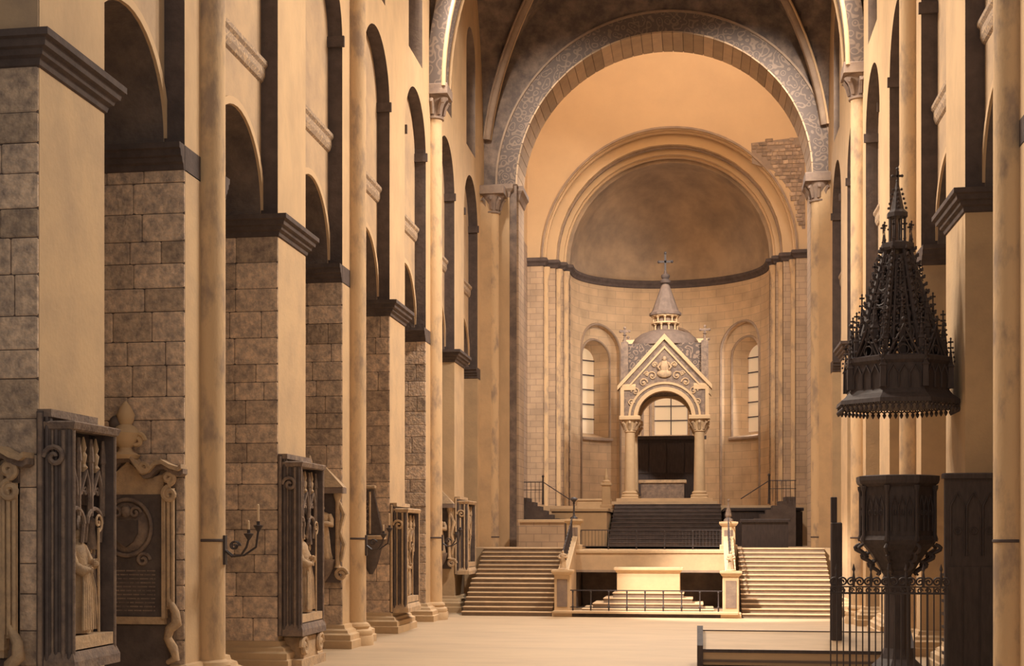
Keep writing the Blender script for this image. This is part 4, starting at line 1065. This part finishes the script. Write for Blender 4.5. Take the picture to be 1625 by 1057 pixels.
t = thing('pulpit_canopy', 'black gothic sounding board with lacy spire and cross above the pulpit', 'canopy', (PX, PYY, 0))
MB().loft([octo(.9, 5.16), octo(1.2, 5.16), octo(1.18, 5.24), octo(1.04, 5.34), octo(.98, 5.42), octo(.98, 5.9), octo(1.03, 5.96), octo(1.03, 6.04), octo(.9, 6.08)]).build('sounding_board', 'wood', t)
MB().loft([octo(.9, 5.6), octo(.3, 5.7)]).build('inner_ceiling', 'wood', t)
fr = None
fme = MB().lathe(0, 0, [(.012, 0), (.012, -.06), (.035, -.09), (.035, -.12), (.008, -.17)], 6)
dp = fme.build('fringe_drop', 'wood', t, loc=(1.15 * cos(pi / 8), 1.15 * sin(pi / 8), 5.17))
lob = MB().tube([(.055 * cos(pi * k / 6), 0, -.055 * sin(pi * k / 6)) for k in range(7)], .014, 5).build('fringe_lobe', 'wood', t, loc=(1.15 * cos(pi / 8), 1.15 * sin(pi / 8) , 5.17))
for i in range(8):
    a = pi / 8 + 2 * pi * i / 8; b2 = a + pi / 4
    for q in range(8):
        u = q / 8
        x_, y_ = 1.15 * (cos(a) * (1 - u) + cos(b2) * u), 1.15 * (sin(a) * (1 - u) + sin(b2) * u)
        if not (i == 0 and q == 0): inst(dp, 'fringe_drop', t, (x_, y_, 5.17))
        inst(lob, 'fringe_lobe', t, (x_, y_, 5.17), rot=(0, 0, a + pi / 8 + pi / 2))
def crocket_spire(m, x, y, z0, z1, r, cr=True):
    m.loft([[(x + q * cos(pi / 4 + pi / 2 * i), y + q * sin(pi / 4 + pi / 2 * i), z) for i in range(4)] for q, z in ((r, z0), (r * .9, z0 + (z1 - z0) * .45), (r * 1.25, z0 + (z1 - z0) * .47), (r * .75, z0 + (z1 - z0) * .52), (r * .15, z1 - .08))])
    if cr:
        for j in range(4):
            zz = z0 + (z1 - z0) * (.58 + .1 * j); rr = r * (.75 - .14 * j)
            for i in range(4): m.sphere((x + (rr + .012) * cos(pi / 2 * i), y + (rr + .012) * sin(pi / 2 * i), zz), .022, n=5, m=4)
    m.box(x - .012, x + .012, y - .012, y + .012, z1 - .1, z1 + .06); m.box(x - .05, x + .05, y - .012, y + .012, z1 - .01, z1 + .02); m.sphere((x, y, z1 + .07), .022, n=5, m=4)
    return m
for i in range(8):
    a = pi / 8 + 2 * pi * i / 8
    crocket_spire(MB(), 1.0 * cos(a), 1.0 * sin(a), 5.45, 6.32, .075).build('corner_pinnacle', 'wood', t)
    a2 = a + pi / 8
    crocket_spire(MB(), .86 * cos(a), .86 * sin(a), 5.95, 6.85, .07).build('inner_pinnacle', 'wood', t)
    crocket_spire(MB(), .66 * cos(a2), .66 * sin(a2), 6.05, 7.25, .085).build('inner_pinnacle', 'wood', t)
    crocket_spire(MB(), .42 * cos(a2), .42 * sin(a2), 6.6, 7.85, .07).build('inner_pinnacle', 'wood', t)
    pq = lambda u, z, rr=1.0, a=a: (rr * (cos(a) * (1 - u) + cos(a + pi / 4) * u), rr * (sin(a) * (1 - u) + sin(a + pi / 4) * u), z)
    for q3 in range(3):
        u0 = .12 + q3 * .26
        MB().tube([pq(u0, 5.45), pq(u0, 5.7), pq(u0 + .13, 5.88), pq(u0 + .26, 5.7), pq(u0 + .26, 5.45)], .018, 5).build('drum_tracery', 'wood', t, smooth=50)
    # gablet over each face
    p = lambda u, z, rr=.94, a=a: (rr * (cos(a) * (1 - u) + cos(a + pi / 4) * u), rr * (sin(a) * (1 - u) + sin(a + pi / 4) * u), z)
    m = MB(); m.tube([p(.04, 5.95), p(.5, 6.62), p(.96, 5.95)], .03, 5); m.tube([p(.18, 6.0), p(.5, 6.4), p(.82, 6.0)], .018, 5)
    for u in (.12, .25, .38, .62, .75, .88): m.sphere(p(u, 5.95 + (.67 * (1 - abs(u - .5) * 2)) + .05), .035, n=5, m=4)
    m.tube([p(.5 + .13 * cos(k * pi / 5), 6.15 + .1 * sin(k * pi / 5)) for k in range(11)], .014, 5)
    m.sphere(p(.5, 6.72), .045, n=6, m=5); m.build('gablet', 'wood', t, smooth=50)
# openwork pyramid: ribs, crockets and tracery between
def Rz(z): return .84 + (.22 - .84) * (z - 6.1) / (8.25 - 6.1)
for i in range(8):
    a = pi / 8 + 2 * pi * i / 8; b2 = a + pi / 4
    m = MB().tube([(Rz(z) * cos(a), Rz(z) * sin(a), z) for z in (6.1, 6.8, 7.5, 8.25)], [.055, .05, .045, .04], 6)
    for j in range(11):
        z = 6.75 + j * .14; rr = Rz(z) + .05
        m.tube([(rr * cos(a), rr * sin(a), z), ((rr + .05) * cos(a), (rr + .05) * sin(a), z + .02), ((rr + .06) * cos(a), (rr + .06) * sin(a), z + .06)], [.03, .035, .02], 5)
    m.build('spire_rib', 'wood', t, smooth=50)
    F = lambda u, z, a=a, b2=b2: (Rz(z) * (cos(a) * (1 - u) + cos(b2) * u), Rz(z) * (sin(a) * (1 - u) + sin(b2) * u), z)
    m = MB()
    for j, (z, rr) in enumerate(((6.5, .24), (6.86, .20), (7.18, .18), (7.46, .16), (7.72, .14), (7.95, .11))):
        wd = 2 * Rz(z) * sin(pi / 8)
        m.tube([F(.5 + rr * .5 / .24 * cos(k * pi / 6) * .8, z + rr * .75 * sin(k * pi / 6)) for k in range(13)], .026, 5)
        for c4 in range(4):
            m.sphere(F(.5 + .22 * cos(c4 * pi / 2 + pi / 4), z + rr * .4 * sin(c4 * pi / 2 + pi / 4)), .04 if j < 4 else .03, n=5, m=4)
        m.tube([F(0, z + rr * .8), F(.5, z + rr * .7), F(1, z + rr * .8)], .024, 5)
    m.tube([F(.22, 6.15), F(.28, 7.9)], .03, 5); m.tube([F(.78, 6.15), F(.72, 7.9)], .03, 5)
    m.build('spire_tracery', 'wood', t, smooth=50)
MB().loft([octo(.30, 8.15), octo(.32, 8.2), octo(.32, 8.28), octo(.2, 8.32)]).build('turret_floor', 'wood', t)
for i in range(8):
    a = pi / 8 + 2 * pi * i / 8
    MB().lathe(.15 * cos(a), .15 * sin(a), [(.022, 8.28), (.018, 8.34), (.018, 8.78), (.03, 8.84)], 6).build('turret_shaft', 'wood', t)
    crocket_spire(MB(), .27 * cos(a), .27 * sin(a), 8.1, 8.62, .035, False).build('turret_pinnacle', 'wood', t)
sp = MB().loft([octo(.2, 8.80), octo(.2, 8.88), octo(.13, 8.95), octo(.02, 9.5)])
for j in range(5):
    z = 8.98 + j * .09; rr = .13 * (9.5 - z) / .55 + .02
    for i in range(4): sp.sphere(((rr + .02) * cos(pi / 2 * i), (rr + .02) * sin(pi / 2 * i), z), .028, n=5, m=4)
sp.build('spirelet', 'wood', t)
m = MB().box(-.015, .015, -.015, .015, 9.42, 9.74).box(-.09, .09, -.015, .015, 9.58, 9.62)
for p_ in ((-.09, 9.6), (.09, 9.6), (0, 9.74), (0, 9.5)): m.sphere((p_[0], 0, p_[1]), .03, n=6, m=5)
m.build('top_cross', 'iron', t)
MB().box(-.25, 1.0, -.1, .1, 5.6, 5.8).build('wall_arm', 'wood', t)

# iron grille in front of the pulpit
t = thing('iron_grille', 'tall black iron grille with scrolled crest before the pulpit', 'grille', (5.05, 26.5, 0))
W2 = 1.0
for z_, h_ in ((.12, .03), (1.62, .035), (1.74, .025)): MB().box(-W2, W2, -.02, .02, z_, z_ + h_).build('cross_bar', 'iron', t)
b = MB().box(-.011, .011, -.011, .011, 0, 1.74).build('upright_bar', 'iron', t, loc=(-W2, 0, 0))
for i in range(1, 19): inst(b, 'upright_bar', t, (-W2 + 2 * W2 * i / 18, 0, 0), (1 + (i % 3 == 0) * .6, 1, 1))
sc = MB().tube(spiral(0, 0, 1.84, .085, .01, 1.6), .018, 5).tube(spiral(.0, 0, 1.68, .05, .01, 1.3), .014, 5).build('crest_scroll', 'iron', t, loc=(-W2 + .06, 0, 0), smooth=50)
for i in range(1, 14): inst(sc, 'crest_scroll', t, (-W2 + .06 + i * .148, 0, 0), ((-1) ** i, 1, 1))
for i in range(7): MB().lathe(-W2 + .1 + i * .3, 0, [(.02, 1.74), (.03, 1.9), (.012, 2.02), (.03, 2.06), (.004, 2.16)], 6).build('crest_spike', 'iron', t)
t = thing('dark_post', 'dark stepped wooden post left of the pulpit behind the grille', 'post', (4.5, 30.3, 0))
MB().cbox(-.11, .11, -.11, .11, 0, 2.93, .02).build('shaft', 'wood', t); MB().cbox(-.11, .01, -.08, .08, 2.93, 3.45, .01).build('upper_stub', 'wood', t)
MB().box(-.16, .16, -.16, .16, 0, .2).build('foot', 'wood', t)

# long kneeling desk at the bottom of the picture
t = thing('kneeling_desk', 'long low kneeling desk with slanted pale top at the bottom of the picture', 'desk', (1.66, 30.0, 0))
for xa in (.03, 4.2): MB().prism([(-.25, 0), (.55, 0), (.55, .74), (.45, .78), (-.25, .42)], xa, xa + .12, 'x').build('end_panel', 'wood', t)
MB().prism([(-.2, .29), (.5, .63), (.5, .67), (-.2, .33)], .15, 4.2, 'x').build('slanted_top', 'bench', t)
MB().prism([(.5, .61), (.55, .61), (.55, .69), (.5, .69)], .15, 4.2, 'x').build('top_ledge', 'wood_mid', t)
MB().box(.15, 4.2, -.24, -.19, .28, .345).build('lower_ledge', 'wood', t)
MB().box(.15, 4.2, -.18, -.14, .02, .28).build('near_board', 'bench', t)
MB().box(.15, 4.2, .4, .44, 0, .6).build('front_board', 'wood_mid', t)
MB().box(.15, 4.2, -.2, .25, .08, .13).build('kneeler', 'wood_mid', t)
